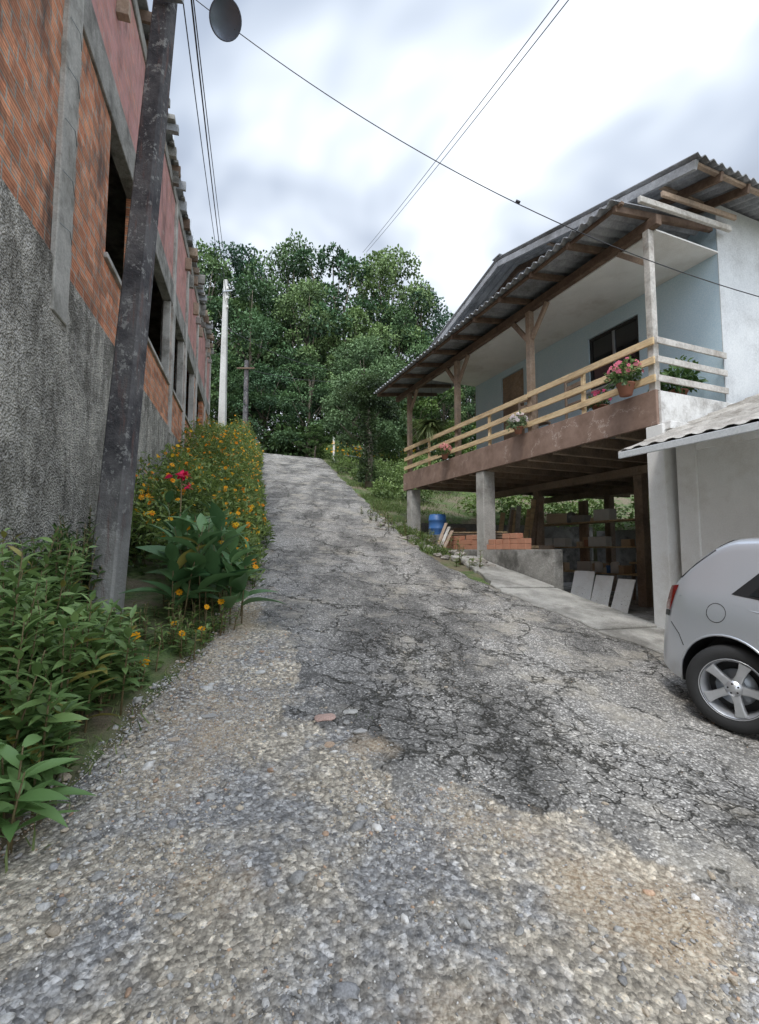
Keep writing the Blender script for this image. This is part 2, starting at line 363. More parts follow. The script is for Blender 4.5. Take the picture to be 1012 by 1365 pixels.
stn=g.noise(g.mapping(P,scale=(2.2,2.2,.6)),1.3,4,.75)
st=g.m('ADD',stn,g.m('MULTIPLY',hz,.10))
c=g.mix(g.ramp(st,[(.53,0),(.69,.75)]),c,(.125,.112,.09))
c=g.mix(g.ramp(g.noise(P,6,4,.75),[(.53,0),(.62,.5)]),c,(.76,.72,.66))
sp=g.vor(P,44); sp2=g.noise(P,17,3,.7)
c=g.mix(.8,c,g.ramp(sp,[(.1,1.3),(.75,.6)]),'MULTIPLY'); c=g.mix(.7,c,g.ramp(sp2,[(.35,.6),(.65,1.3)]),'MULTIPLY')
finish(g,c,.95,g.bump(g.m('SUBTRACT',g.m('MULTIPLY',sp2,1.8),sp),1.,.03)); PLAST=m

# ---------------------------------------------------------------- left unfinished brick building
B=empty('unfinished_brick_building',(-2,0,0),math.atan2(.966,-.258))
S0,S1=-5.,21.7; D=.16
wins=[(6.25,7.75),(8.75,11.2),(11.75,13.45),(14.0,16.0),(16.9,18.9)]
box('plaster_base',(S0,-.03,-2.5),(S1,D+.1,2.85),PLAST,B,.01)
box('brick_lower',(S0,0,2.853),(S1,D,3.8),BRICK,B,.004)
prev=S0; i=0
for a,b_ in wins+[(S1,S1)]:
    if prev<a: box('brick_pier_%d'%i,(prev,0,3.803),(a,D,5.75),BRICK,B,.004)
    if b_>a: box('sill_%d'%i,(a-.06,-.045,3.806),(b_+.06,D+.02,3.88),CONC,B)
    prev=b_; i+=1
box('lintel_beam',(S0,-.035,5.753),(S1,D,6.3),CONCD,B,.01)
box('brick_upper',(S0,0,6.303),(S1,D,8.35),BRICKP,B,.004)
box('top_beam',(S0,-.03,8.353),(S1,D,8.62),CONCD,B,.01)
for k,s in enumerate((1.0,4.78,8.25,11.47,13.72,16.45,19.6,21.5)):
    w=.19 if k==1 else .13
    box('column_%d'%k,(s-w,-.05,2.3 if k==1 else 2.7),(s+w,D+.06,8.352),CONC,B,.01)
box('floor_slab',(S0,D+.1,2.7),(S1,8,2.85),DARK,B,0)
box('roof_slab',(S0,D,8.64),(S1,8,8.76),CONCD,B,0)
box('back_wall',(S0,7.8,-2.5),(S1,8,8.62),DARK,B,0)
box('end_wall_far',(S1-.16,D,-1),(S1,8,8.62),BRICK,B,0)
box('end_wall_near',(S0,D,-3),(S0+.16,8,8.62),BRICK,B,0)
for k,(s) in enumerate(np.arange(-2,19,2.9)): box('inner_partition_%d'%k,(s,2.8,2.86),(s+.15,7.8,8.62),BRICK,B,0)
for j,(a,b_) in enumerate(wins[1:4]):
    box('jamb_a_%d'%j,(a+.0,-.02,3.883),(a+.1,D-.02,5.748),CONC,B)
    box('jamb_b_%d'%j,(b_-.1,-.02,3.883),(b_-.001,D-.02,5.748),CONC,B)
parts=[]
s=-1.
while s<S1-.2:
    L=random.uniform(.14,.34); mt=random.choice([WOODO,CONCD,WOODD,FIBRE])
    parts.append(box('p',(s,-L,8.62+random.uniform(-.08,.03)),(s+random.uniform(.05,.12),.3,8.78+random.uniform(0,.06)),mt,None,.004))
    if random.random()<.5: parts.append(box('p',(s-.1,-L*.8,8.80),(s+random.uniform(.1,.4),-.05,8.86+random.uniform(0,.05)),CONCD,None,.004))
    if random.random()<.45:
        z=random.uniform(7.3,8.4); parts.append(box('p',(s,-.16,z),(s+.12,-.002,z+random.uniform(.15,.4)),random.choice([CONCD,WOODO]),None,.004))
    if random.random()<.35: parts.append(box('p',(s,-.12,8.8),(s+.02,-.10,9.3),METAL,None,0))
    s+=random.uniform(.25,.75)
joinobjs(parts,'roof_timbers',B)
box('slab_edge',(S0,-.12,8.862),(S1,.5,8.92),FIBRE,B,0)
for k in range(5): z=3.2+k*.55; tube('tie_wire_%d'%k,[(4.62,-.055,z),(4.8,-.085,z+.03),(4.95,-.055,z-.02)],.004,METAL,B,5)

# ---------------------------------------------------------------- house on the right
H=empty('porch_house',(NX,NY,0),math.atan2(hy,hx))
def hb(name,t0,t1,q0,q1,z0,z1,mat,bev=.006,par=None): return box(name,(min(t0,t1),-max(q0,q1),z0),(max(t0,t1),-min(q0,q1),z1),mat,par or H,bev)
def hp(t,q,z): return (t,-q,z)
def corr(name,t0,t1,q0,q1,zf,along,mat,par,thick=.012,wl=.16,amp=.026):
    if along=='t': nt=int((t1-t0)/wl*8); nq=2
    else: nt=3; nq=int((q1-q0)/wl*8)
    ts=np.linspace(t0,t1,nt+1); qs=np.linspace(q0,q1,nq+1)
    V=[];F=[]
    for L in (0,1):
        for t in ts:
            for q in qs:
                ph=(t if along=='t' else q)/wl*2*math.pi
                V.append(hp(t,q,zf(t,q)+amp*math.sin(ph)+(thick if L else 0)))
    n=len(qs); off=len(ts)*n
    for i in range(len(ts)-1):
        for j in range(n-1):
            a=i*n+j; F.append((a,a+1,a+n+1,a+n)); F.append((off+a,off+a+n,off+a+n+1,off+a+1))
    for i in range(len(ts)-1):
        for j in (0,n-1): a=i*n+j; F.append((a,a+n,off+a+n,off+a))
    for j in range(n-1):
        for i in (0,len(ts)-1): a=i*n+j; F.append((a,a+1,off+a+1,off+a))
    return pymesh(name,V,F,mat,par)
m,g=newmat('stained_fascia'); P=g.coord()
c=g.mix(g.ramp(g.noise(P,3,4,.65),[(.35,0),(.65,1)]),(.21,.135,.10),(.33,.225,.175))
dnn=g.noise(P,5,4,.75,out=1)
v=g.vor(g.vadd(P,g.vscale(dnn,.5)),1.5,'DISTANCE_TO_EDGE')
c=g.mix(g.m('MULTIPLY',g.ramp(v,[(0.002,1),(.016,0)]),g.ramp(g.noise(P,1.5,3),[(.48,0),(.56,.75)])),c,(.60,.50,.44))
finish(g,c,.8,g.bump(g.noise(P,40,2),.3,.005)); FASC=m
TW=6.07; QW=1.38
hb('deck_slab',0,7.5,.03,7.2,1.72,2.0,CONCD)
hb('deck_fascia',-.02,7.5,-.02,.028,1.58,2.04,FASC)
hb('deck_end_fascia',-.05,-.001,.03,1.6,1.55,2.02,WHITEW)
hb('deck_end_ledge',-.17,-.052,.02,1.35,1.5,1.60,WHITEW)
hb('deck_floor',0,7.5,.03,7.2,2.003,2.03,WOODD,0)
for k,t in enumerate(np.arange(.6,7.4,.62)): hb('joist_%d'%k,t,t+.09,.06,6.9,1.56,1.718,WOODO,.003)
for k,q in enumerate((2.3,4.6)): hb('girder_%d'%k,.05,7.4,q,q+.14,1.40,1.557,WOODO,.003)
w0,w1,wz0,wz1=1.30,2.36,2.92,3.92
def wall_q(nm,q,t0,t1,z0,z1,ops,mat,th=.15):
    prev=t0;i=0
    for a,b,c0,c1 in ops:
        hb('%s_%d'%(nm,i),prev,a,q,q+th,z0,z1,mat,0); hb('%s_u%d'%(nm,i),a,b,q,q+th,c1,z1,mat,0)
        if c0>z0: hb('%s_l%d'%(nm,i),a,b,q,q+th,z0,c0,mat,0)
        prev=b;i+=1
    hb('%s_%d'%(nm,i),prev,t1,q,q+th,z0,z1,mat,0)
wall_q('porch_wall',QW,0,TW,2.03,4.9,[(w0,w1,wz0,wz1),(4.2,5.0,2.032,4.05)],BLUEW)
hb('near_wall',-.0,.15,QW+.152,7.1,1.6,4.95,GREYW,0)
hb('near_wall_skin',-.012,-.002,QW,7.1,1.6,4.95,GREYW,0)
hb('far_wall',TW-.15,TW,QW+.152,7.1,2.03,4.9,BLUEW,0)
hb('back_wall',0.152,TW-.152,6.95,7.1,2.03,4.9,BLUEW,0)
def window(par,q,a,b,c0,c1,tag,split=2):
    fr=BLACK
    hb('frame_t_'+tag,a,b,q+.03,q+.09,c1-.05,c1-.002,fr,.003,par); hb('frame_b_'+tag,a,b,q+.03,q+.09,c0+.002,c0+.05,fr,.003,par)
    hb('frame_l_'+tag,a+.002,a+.05,q+.031,q+.089,c0+.05,c1-.05,fr,.003,par); hb('frame_r_'+tag,b-.05,b-.002,q+.031,q+.089,c0+.05,c1-.05,fr,.003,par)
    for i in range(1,split): s=a+(b-a)*i/split; hb('mullion_%s%d'%(tag,i),s-.025,s+.025,q+.032,q+.088,c0+.05,c1-.05,METAL,.003,par)
    hb('glass_'+tag,a+.03,b-.03,q+.055,q+.062,c0+.03,c1-.03,GLASS,0,par)
    hb('sill_'+tag,a-.05,b+.05,q-.05,q+.028,c0-.045,c0-.003,GREYW,.005,par)
window(H,QW,w0,w1,wz0,wz1,'window',2)
hb('door_leaf',4.203,4.997,QW+.04,QW+.08,2.04,4.045,WOODO,.004)
hb('porch_ceiling',-.02,TW,.12,QW-.003,4.20,4.22,WHITEP,0)
for k,t in enumerate((.06,2.42,4.85,7.28)):
    w=.048 if k==0 else .055
    hb('post_%d'%k,t-w,t+w,.02,.02+2*w,2.04,4.22,WOODO if k else WOODG,.006)
    if k:
        for sgn in (-1,1):
            if t+sgn*.5<7.6: beam('brace_%d_%d'%(k,sgn+1),hp(t+sgn*.05,.08,3.72),hp(t+sgn*.45,.08,4.2),.06,.08,WOODO,H)
beam('brace_corner',hp(.1,.1,3.8),hp(.55,.1,4.2),.05,.07,WOODO,H)
hb('eave_beam',-.1,8.1,.03,.13,4.222,4.36,WOODD)
zp=lambda t,q:4.42+.13*(q+.6)
corr('porch_roof',-.02,8.17,-.62,1.6,zp,'t',FIBRE,H)
for k,t in enumerate(np.arange(.05,8.1,.8)): beam('rafter_%d'%k,hp(t,-.55,zp(t,-.55)-.08),hp(t,1.35,zp(t,1.35)-.08),.06,.09,WOODD,H)
beam('purlin_0',hp(-.05,-.5,zp(0,-.5)-.05),hp(8.15,-.5,zp(0,-.5)-.05),.05,.045,WOODD,H)
TR=3.53
zm=lambda t,q:5.90-.25*abs(t-TR)
corr('main_roof_near',-.55,TR,.22,7.6,zm,'q',FIBRE,H)
corr('main_roof_far',TR,7.6,.22,7.6,zm,'q',FIBRE,H)
for q,nm in ((.26,'rake'),(.75,'rake_inner'),(1.3,'rafter_c'),(3.0,'rafter_d'),(5,'rafter_e')):
    beam(nm+'_near',hp(-.5,q,zm(-.5,q)-.1),hp(TR,q,zm(TR,q)-.1),.05,.12,FIBRE if nm=='rake' else WOODD,H)
    beam(nm+'_far',hp(7.55,q,zm(7.55,q)-.1),hp(TR,q,zm(TR,q)-.1),.05,.12,FIBRE if nm=='rake' else WOODD,H)
for k,t in enumerate((-.45,.1,1.2,2.3)): beam('cross_purlin_%d'%k,hp(t,.24,zm(t,0)-.055),hp(t,7.5,zm(t,0)-.055),.06,.04,WOODO,H)
pymesh('gable_infill',[hp(.0,1.39,4.9),hp(7.06,1.39,4.9),hp(TR,1.39,5.78)],[(0,1,2)],GREYW,H)
beam('end_tie_0',hp(-.12,-.3,4.44),hp(-.12,1.5,4.52),.05,.08,WOODG,H); beam('end_tie_1',hp(-.14,.1,4.62),hp(-.14,1.6,4.70),.04,.07,WOODO,H)
hb('ridge_cap',TR-.12,TR+.12,.2,7.6,5.925,5.95,FIBRE,.004)
for k,z in enumerate((2.18,2.43,2.68)):
    for j,(a,b) in enumerate(((-.02,2.41),(2.42,4.83),(4.84,7.42))):
        dz=random.uniform(-.01,.01); beam('rail_%d_%d'%(k,j),hp(a,-.015,z+dz),hp(b,-.015,z+random.uniform(-.012,.012)),.03,.095,WOODN,H,bevel=.004)
    hb('rail_end_%d'%k,-.055,-.031,.0,QW,z-.04,z+.045,WOODG,.004)
for k,t in enumerate((1.2,3.6,6.1)): hb('baluster_%d'%k,t-.03,t+.03,.003,.05,2.042,2.74,WOODN,.004)
for k,(t,q) in enumerate(((.03,-.02),(3.94,.0),(7.2,.0),(2.2,2.37),(5.,2.37),(2.2,4.67),(5.,4.67),(7.2,2.4))):
    front=q<.1
    w=.12 if k==0 else (.13 if front else .09)
    hb('column_%d'%k,t-w,t+w,q+.03-w if not front else q-.0,q+.03+w if not front else q+.28,-1.6,1.578 if front else 1.398,WHITEP if k==0 else (CONC if front else WOODO),.01)
hb('retaining_wall',1.95,8.5,.05,.24,-1.6,.0,CONCD,.01)
hb('retaining_wall_far',5.6,8.5,.03,.26,-1.5,.35,CONCD,.01)
hb('basement_floor',.1,8.4,.3,7.2,-1.075,-1.05,CONCD,0)
hb('basement_back_wall',0,7.6,7.0,7.15,-1.3,.6,CONCD,0)
hb('basement_near_wall',-.02,.13,.75,7.2,-1.5,1.55,WHITEW,0)
hb('basement_end_wall',7.9,8.05,.3,7.15,-1.3,.75,CONCD,0)
def slab(name,pts,th,mat,par=None,lift=.035):
    n=len(pts); top=[]
    for x,y in pts: top.append((x,y,float(terr(np.array([x]),np.array([y]))[0])+lift))
    V=top+[(x,y,z-th) for x,y,z in top]
    F=[tuple(range(n))]+[tuple(range(n,2*n))[::-1]]+[(i,n+i,n+(i+1)%n,(i+1)%n) for i in range(n)]
    o=pymesh(name,V,F,mat,par)
    bm=bmesh.new(); bm.from_mesh(o.data); bmesh.ops.recalc_face_normals(bm,faces=bm.faces[:]); bmesh.ops.bevel(bm,geom=bm.edges[:],offset=.012,segments=1,affect='EDGES'); bm.to_mesh(o.data); bm.free(); return o
def hw(t,q): return (NX+t*hx+q*hy, NY+t*hy-q*hx)
PADM=varied('worn_pad_concrete',(.27,.26,.235),(.47,.45,.405),2.5,.92,.7,60,.012,(.17,.16,.14),1.3)
cp=empty('concrete_pavement'); rp=random.Random(3)
seg=[(-.9,-.75),(.1,-.98),(1.0,-1.12),(1.9,-1.1),(3.0,-.75),(4.2,-.5)]
for i in range(len(seg)-1):
    t0,q0=seg[i]; t1,q1=seg[i+1]; pts=[]
    for k in range(7): u=k/6; pts.append(hw(t0+.012+(t1-t0-.024)*u,q0+(q1-q0)*u+rp.uniform(-.06,.05)))
    pts+=[hw(t1-.012+rp.uniform(-.03,0),.02),hw(t0+.012,.02 if i else -.05)]
    slab('panel_%d'%i,pts,.2,PADM,cp,.055+.014*(i%2))
GA=empty('white_garage',(NX,NY,0),math.atan2(hy,hx))
hb('road_wall',-4.6,-.2,.1,.25,-1.9,1.40,WHITEP,.004,GA)
hb('corner_pier',-.42,-.18,.07,.3,-1.9,1.42,WHITEP,.006,GA)
hb('top_band',-4.6,-.43,.06,.098,1.18,1.36,WHITEP,.006,GA)
hb('end_wall',-4.75,-4.602,.1,4.0,-1.9,2.3,WHITEP,.004,GA)
hb('inner_wall',-4.6,-.2,3.9,4.05,-1.9,2.6,WHITEP,.004,GA)
zg=lambda t,q:1.14+.38*(q+.8)
def tileroof():
    V=[];F=[];nt=int(4.9/.05);rows=12
    ts=np.linspace(-5.0,-.12,nt); qs=[]
    for r in range(rows):
        qs+= [(-.8+r*.4,0.0),(-.8+r*.4+.398,.03)]
    for t in ts:
        for q,dz in qs:
            V.append(hp(t,q,zg(t,q)+.014*math.sin(t/.2*2*math.pi)+(.026 if dz==0 else 0)))
    n=len(qs)
    for i in range(nt-1):
        for j in range(n-1): a=i*n+j; F.append((a,a+1,a+n+1,a+n))
    return pymesh('roof',V,F,FIBRE2,GA,True)
FIBRE2=varied('light_roof_tiles',(.36,.335,.30),(.58,.55,.50),3,.9,.4,50,.008,(.22,.20,.17),2)
tileroof()
pymesh('roof_underside',[hp(-5,-.78,zg(0,-.78)-.05),hp(-.13,-.78,zg(0,-.78)-.05),hp(-.13,3.9,zg(0,3.9)-.05),hp(-5,3.9,zg(0,3.9)-.05)],[(0,1,2,3)],WHITEP,GA)
beam('gutter_board',hp(-5,-.8,zg(0,-.8)-.035),hp(-.1,-.8,zg(0,-.8)-.035),.03,.075,GREYW,GA)
beam('barge_board',hp(-.11,-.8,zg(0,-.8)-.03),hp(-.11,3.9,zg(0,3.9)-.03),.03,.09,FIBRE2,GA)

# ---------------------------------------------------------------- foliage tools
m,g=newmat('leaf_foliage'); finish(g,g.attr('Col'),.45,None,0,.45,trans=.25); LEAF=m
m,g=newmat('tree_foliage'); oi=g.n('ShaderNodeObjectInfo').outputs['Random']
tint=g.ramp(oi,[(0,(.5,.62,.6)),(.35,(.78,.88,.86)),(.65,(.95,.98,.85)),(1,(1.15,1.18,1.1))])
finish(g,g.mix(1.0,g.attr('Col'),tint,'MULTIPLY'),.6,None,0,.25); LEAFT=m
m,g=newmat('petal'); finish(g,g.attr('Col'),.6,None,0,.2,trans=.3); PETAL=m
BARK=varied('bark',(.13,.105,.08),(.26,.22,.175),6,.95,.8,25,.02,(.06,.07,.04),2)
STEM=plain('green_stem',(.17,.13,.06),.7)
def leaf_t(rows=5,width=.16,droop=.25,fold=.25):
    V=[];F=[]
    for i in range(rows+1):
        u=i/rows; w=width*math.sin(math.pi*min(1,(u*.93+.05))**.85)
        if i==rows: w=.004
        z=-droop*u*u
        V+=[(-w,u,z+fold*w),(0,u,z),(w,u,z+fold*w)]
    for i in range(rows):
        a=i*3; F+=[(a,a+1,a+4,a+3),(a+1,a+2,a+5,a+4)]
    return np.array(V,float),np.array(F)
KITE=(np.array([(0,0,0),(.32,.5,.06),(0,1,-.05),(-.32,.5,.06)],float),np.array([[0,1,2,3]]))
def crown(n,lobes,leaf,cA,cB,rr,shell=.55):
    vol=np.array([l[1][0]*l[1][1] for l in lobes]); pick=rr.choice(len(lobes),n,p=vol/vol.sum())
    C=np.array([l[0] for l in lobes])[pick]; Rr=np.array([l[1] for l in lobes])[pick]
    z=rr.uniform(-.75,1,n); a=rr.uniform(0,2*np.pi,n); r=np.sqrt(1-z*z); d=np.stack([r*np.cos(a),r*np.sin(a),z],1)
    rad=shell+(1.08-shell)*rr.random(n)**.6
    rad*=1+.18*np.sin(a*3+pick)+.12*np.sin(z*7+a*2)
    T=C+d*Rr*rad[:,None]
    D=d*.8+rr.normal(0,.6,(n,3)); D[:,2]-=.15
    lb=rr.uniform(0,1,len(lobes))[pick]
    k=np.clip(.05+.45*lb+.3*(rad-shell)/(1-shell)+.5*z+rr.normal(0,.15,n),0,1)[:,None]  # shade put into leaf colour: darker inside and low in each lobe
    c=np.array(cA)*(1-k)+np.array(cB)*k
    return T,frames(D,rr.uniform(-1.2,1.2,n)),leaf*rr.uniform(.6,1.35,n),c
def tree_mesh(name,h,cr,seed,leaf=.28,n=9000,cA=(.018,.035,.010),cB=(.085,.13,.035),trunk_r=.25,low=.35,parent=None,nlo=(13,18)):
    rr=np.random.default_rng(seed); rnd=random.Random(seed); objs=[]
    top=Vector((rnd.uniform(-.5,.5),rnd.uniform(-.5,.5),h*.8))
    objs.append(tube('trunk',[(0,0,-.5),(.05,0,h*.2),tuple(top*.5+Vector((.2,0,0))),tuple(top)],[trunk_r*1.2,trunk_r,trunk_r*.65,trunk_r*.2],BARK,None,8))
    lobes=[]; nl=rnd.randint(*nlo)
    for i in range(nl):
        f=low+(1-low)*(i+.5)/nl; a=i*2.4+rnd.uniform(-.4,.4)
        prof=math.sin(math.pi*min(1,(f-low)/(1-low)*.8+.2))**.6
        rad=cr*prof*rnd.uniform(.45,1.05)*(1 if i<nl-2 else .35)
        c=(math.cos(a)*rad,math.sin(a)*rad,h*f*.95); r=cr*rnd.uniform(.2,.38)
        lobes.append((c,(r,r,r*rnd.uniform(.5,.75))))
        st=top*(f*.75); objs.append(tube('limb',[tuple(st),tuple((st+Vector(c))/2+Vector((0,0,-.2))),c],[trunk_r*.35,trunk_r*.22,trunk_r*.08],BARK,None,5))
    wood=joinobjs(objs,name+'_wood')
    T,R,S,C=crown(n,lobes,leaf,cA,cB,rr)
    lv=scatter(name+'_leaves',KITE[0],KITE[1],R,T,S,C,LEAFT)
    return wood.data,lv.data,wood,lv
def place_tree(name,md,loc,rot,sc,parent=None):
    e=empty(name,loc,rot,parent); e.scale=(sc[0],sc[0],sc[1])
    add_obj('trunk_and_limbs',md[0],None,e); add_obj('crown',md[1],None,e); return e
forest=empty('forest')
TM=[]
cols=[((.035,.065,.03),(.19,.285,.125)),((.028,.055,.028),(.14,.23,.11)),((.04,.07,.03),(.235,.32,.14)),((.03,.06,.035),(.15,.25,.145)),((.035,.062,.026),(.20,.28,.115))]
for k in range(5):
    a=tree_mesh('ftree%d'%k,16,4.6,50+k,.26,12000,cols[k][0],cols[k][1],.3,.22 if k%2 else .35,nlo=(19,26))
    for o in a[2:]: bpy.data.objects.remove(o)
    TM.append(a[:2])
spots=[(-14.5,38,17.5),(-12.2,41,19.5),(-10.2,37,15),(-8.0,42,20.5),(-6.3,38,15.5),(-4.0,41,20.5),(-2.0,38,13.5),(.2,41,20),(1.6,39,14.5),(3.6,41,17),(6.2,40,13),(9,42,14.5),(12,40,12),
 (-17.5,42,19),(-21,40,18),(-13,48,15),(-7,49,14),(-2,49,14),(4,50,12),(10,49,12),(14,44,13),(19,42,13),(-26,44,19),(-31,42,18),(25,44,13),
 (-11.5,34.5,8),(-8.5,35,7.5),(-5.2,34.8,8.5),(-2.6,34,7),(-.3,34.5,7),(2,34,8),(4.6,35,7.5),(7,35,8),(-13.5,34.5,9),(11,36,8)]
for i,(x,y,h) in enumerate(spots):
    r=random.Random(i); md=TM[(i*3+i//5)%5]; w=h/16*(1.25 if h<10 else .88)*r.uniform(.8,1.1)
    place_tree('forest_tree',md,(x,y,gz(x,y)-.3),r.uniform(0,6.28),(w,h/16.),forest)
rr=np.random.default_rng(5)
lob=[((x,y,gz(x,y)+1.2),(1.9,1.3,1.9)) for x,y in [(rr.uniform(-20,14),rr.uniform(33.5,37)) for _ in range(44)]]
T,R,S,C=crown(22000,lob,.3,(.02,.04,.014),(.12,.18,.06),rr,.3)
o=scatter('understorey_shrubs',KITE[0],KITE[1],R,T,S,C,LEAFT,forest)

a=tree_mesh('t',6.6,2.2,91,.12,24000,(.07,.115,.05),(.23,.31,.15),.12,.2,nlo=(24,28))
for o in a[2:]: bpy.data.objects.remove(o)
place_tree('feathery_tree',a[:2],(-.75,25.5,gz(-.7,25.5)),.4,(1.1,1.12))
a=tree_mesh('t2',7,2.4,97,.16,9000,(.04,.08,.02),(.17,.24,.07),.12,.2)
for o in a[2:]: bpy.data.objects.remove(o)
place_tree('garden_tree',a[:2],(2.2,27.5,gz(2.2,27.5)),1,(1,.85)); place_tree('garden_tree',a[:2],(6.5,22,gz(6.5,22)),2,(1,.8)); place_tree('garden_tree',a[:2],(11.5,15.5,gz(11,15)),2.6,(1,.65)); place_tree('garden_tree',a[:2],(-4.2,31,gz(-4,31)),4,(.5,.35))
def bush(name,lobes,n,leaf,cA,cB,seed=1,tpl=KITE,parent=None,shell=.3):
    r=np.random.default_rng(seed); T,R,S,C=crown(n,lobes,leaf,cA,cB,r,shell)
    return scatter(name,tpl[0],tpl[1],R,T,S,C,LEAF,parent)
ct=empty('ivy_covered_tree'); x,y=-.45,19.6; z=gz(x,y)
tube('trunk',[(x,y,z-.2),(x+.05,y,z+1.5),(x-.02,y,z+3.4)],[.17,.14,.08],BARK,ct)
rv=random.Random(8)
bush('ivy',[((x+rv.uniform(-.12,.12),y,z+.5+k*.37),(.28+.1*rv.random(),.28,.3)) for k in range(9)]+[((x+.4,y,z+3.7),(.7,.6,.45)),((x-.45,y,z+3.9),(.65,.6,.45)),((x+.1,y,z+4.3),(.6,.6,.4)),((x+.9,y+.2,z+3.2),(.4,.4,.3))],14000,.085,(.012,.026,.010),(.09,.14,.05),3,parent=ct)
bush('bank_shrubs',[((x_,y_,gz(x_,y_)+.3),(s_,s_,s_*.9)) for x_,y_,s_ in ((.2,20.5,.7),(1.2,20,.9),(-1.6,23.5,.6),(-.2,23,.7),(.9,22.5,.8),(2.4,21,1),(-2.3,27,.5),(.1,17.4,.45),(1.3,17.5,.6),(-.9,21.3,.4))],15000,.09,(.05,.09,.025),(.22,.31,.09),14)
bush('garden_shrubs',[((NX+t*hx+q*hy,NY+t*hy-q*hx,.6+.1*k),(1.0,1.0,.9)) for k,(t,q) in enumerate([(1,9.2),(2.5,9.4),(4,9.2),(5.6,9.3),(7,9),(8.6,7.8),(9,6),(9.3,4.2)])],12000,.13,(.10,.17,.04),(.26,.36,.10),8)

# ---------------------------------------------------------------- left verge planting
LT=leaf_t(5,.16,.35,.3); LTB=leaf_t(6,.21,.45,.35)
def leafy_stems(name,spots,nst,hrange,leafL,nl,cA,cB,seed,tpl=LT,spread=.14,stem=True,parent=None,elev=(.1,.9)):
    r=np.random.default_rng(seed); T=[];Dd=[];S=[];C=[];stems=[]
    for spt in spots:
        x,y=spt[:2]; hs=spt[2] if len(spt)>2 else 1
        z0=gz(x,y)
        for k in range(nst):
            a=r.uniform(0,6.28); rad=r.uniform(0,spread); h=r.uniform(*hrange)*hs; lean=r.uniform(.0,.3)
            bx,by=x+math.cos(a)*rad,y+math.sin(a)*rad; tx,ty=bx+math.cos(a)*lean*h,by+math.sin(a)*lean*h
            if stem: stems.append(tube('s',[(bx,by,z0-.03),((bx*.6+tx*.4),(by*.6+ty*.4),z0+h*.5),(tx,ty,z0+h)],[.007,.0055,.003],STEM,None,5))
            tone=r.uniform(0,1)
            for j in range(nl):
                u=.22+.78*(j+r.random())/nl; u2=u*u*.3+u*.7
                p=(bx+(tx-bx)*u2,by+(ty-by)*u2,z0+h*u); aa=j*2.4+a; e=r.uniform(*elev)*(.55+.8*u)
                T.append(p); Dd.append((math.cos(aa)*math.cos(e),math.sin(aa)*math.cos(e),math.sin(e))); S.append(leafL*r.uniform(.6,1.2)*(1.1-.45*u**3))
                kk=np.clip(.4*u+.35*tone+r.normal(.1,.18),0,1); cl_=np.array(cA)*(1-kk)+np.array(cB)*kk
                if r.random()<.04: cl_=np.array((.34,.30,.08))
                C.append(cl_)
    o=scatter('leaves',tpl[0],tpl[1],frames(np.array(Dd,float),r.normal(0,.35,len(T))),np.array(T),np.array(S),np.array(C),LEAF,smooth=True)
    e=parent or empty(name); o.parent=e
    if stems: s=joinobjs(stems,'stems',e)
    return e
rr=np.random.default_rng(12)
sp=[(-1.83,2.15,.9),(-2.03,2.45,1.05),(-1.78,2.75,.8),(-2.18,2.8,1.1),(-1.84,3.1,.62),(-2.33,3.2,1.0),(-2.0,3.45,.55),(-2.53,3.55,1.0),(-2.35,3.8,.6),(-2.75,4.0,.95),(-2.38,2.4,1.1),(-2.6,2.9,1.1),(-2.8,3.3,1.1),(-1.88,1.8,.8),(-2.18,2.0,1),(-1.95,2.9,.9),(-2.15,3.15,.85),(-3.0,4.4,.8),(-2.85,3.7,1),(-1.72,2.45,.6)]
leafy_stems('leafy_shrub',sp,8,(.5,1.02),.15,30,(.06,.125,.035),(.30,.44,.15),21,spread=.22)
leafy_stems('broadleaf_plant',[(-1.50,1.95),(-1.63,2.2),(-1.72,2.35)],5,(.2,.4),.21,9,(.09,.19,.05),(.28,.44,.16),22,spread=.12)
leafy_stems('low_ground_plants',[(rr.uniform(-2.3,-1.6),rr.uniform(2.2,6.5)) for _ in range(52)],4,(.08,.28),.07,12,(.07,.13,.035),(.25,.34,.11),23,spread=.12)
leafy_stems('wall_creeper',[(wallx(y)+rr.uniform(.1,.4),y) for y in rr.uniform(4.2,7.5,26)],7,(.5,.95),.10,26,(.02,.05,.016),(.10,.17,.05),24,spread=.22)
can=empty('canna_plant')
leafy_stems('x',[(-1.95,4.55),(-2.1,5.0),(-1.72,4.75),(-2.3,5.5),(-1.9,5.3),(-1.75,5.5),(-2.35,5.9),(-1.6,5.1),(-2.1,6.2),(-1.5,4.9)],3,(.6,1.1),.37,7,(.045,.115,.045),(.19,.33,.13),25,LTB,.15,True,can,(.5,1.1))
def flowerhead(n,petals,rad,cols,T,D,name,parent=None,width=.32,seed=3):
    r=np.random.default_rng(seed); V=[];F=[]
    for k in range(petals):
        a=2*math.pi*k/petals; c,s=math.cos(a),math.sin(a)
        for (x,y,z) in ((0,.08,0),(width,.62,.12),(.12,1,.06),(-.12,1,.06),(-width,.62,.12)): V.append((x*c-y*s,x*s+y*c,z))
        F.append([k*5+i for i in range(5)])
    R=frames(D)[:,:,[0,2,1]].copy(); R[:,:,0]*=-1
    return scatter(name,np.array(V),np.array(F),R,T,rad*r.uniform(.75,1.25,n),cols,PETAL,parent)
ch=empty('orange_cosmos_bed'); r=np.random.default_rng(33); n=56000
y=r.uniform(6.0,24,n)**1; lo=wallx(y)+.1; hi=xl(y)+.22+.4*fbm(y*1.5,y*0,4)
u=r.random(n); x=lo+(hi-lo)*u; hh=(.7+1.45*fbm(x*1.5,y*1.5,6))*np.where(u>.7,1-.9*(u-.7)/.3*.75,1)*np.interp(y,[5.8,8,12],[.5,.85,1.2])
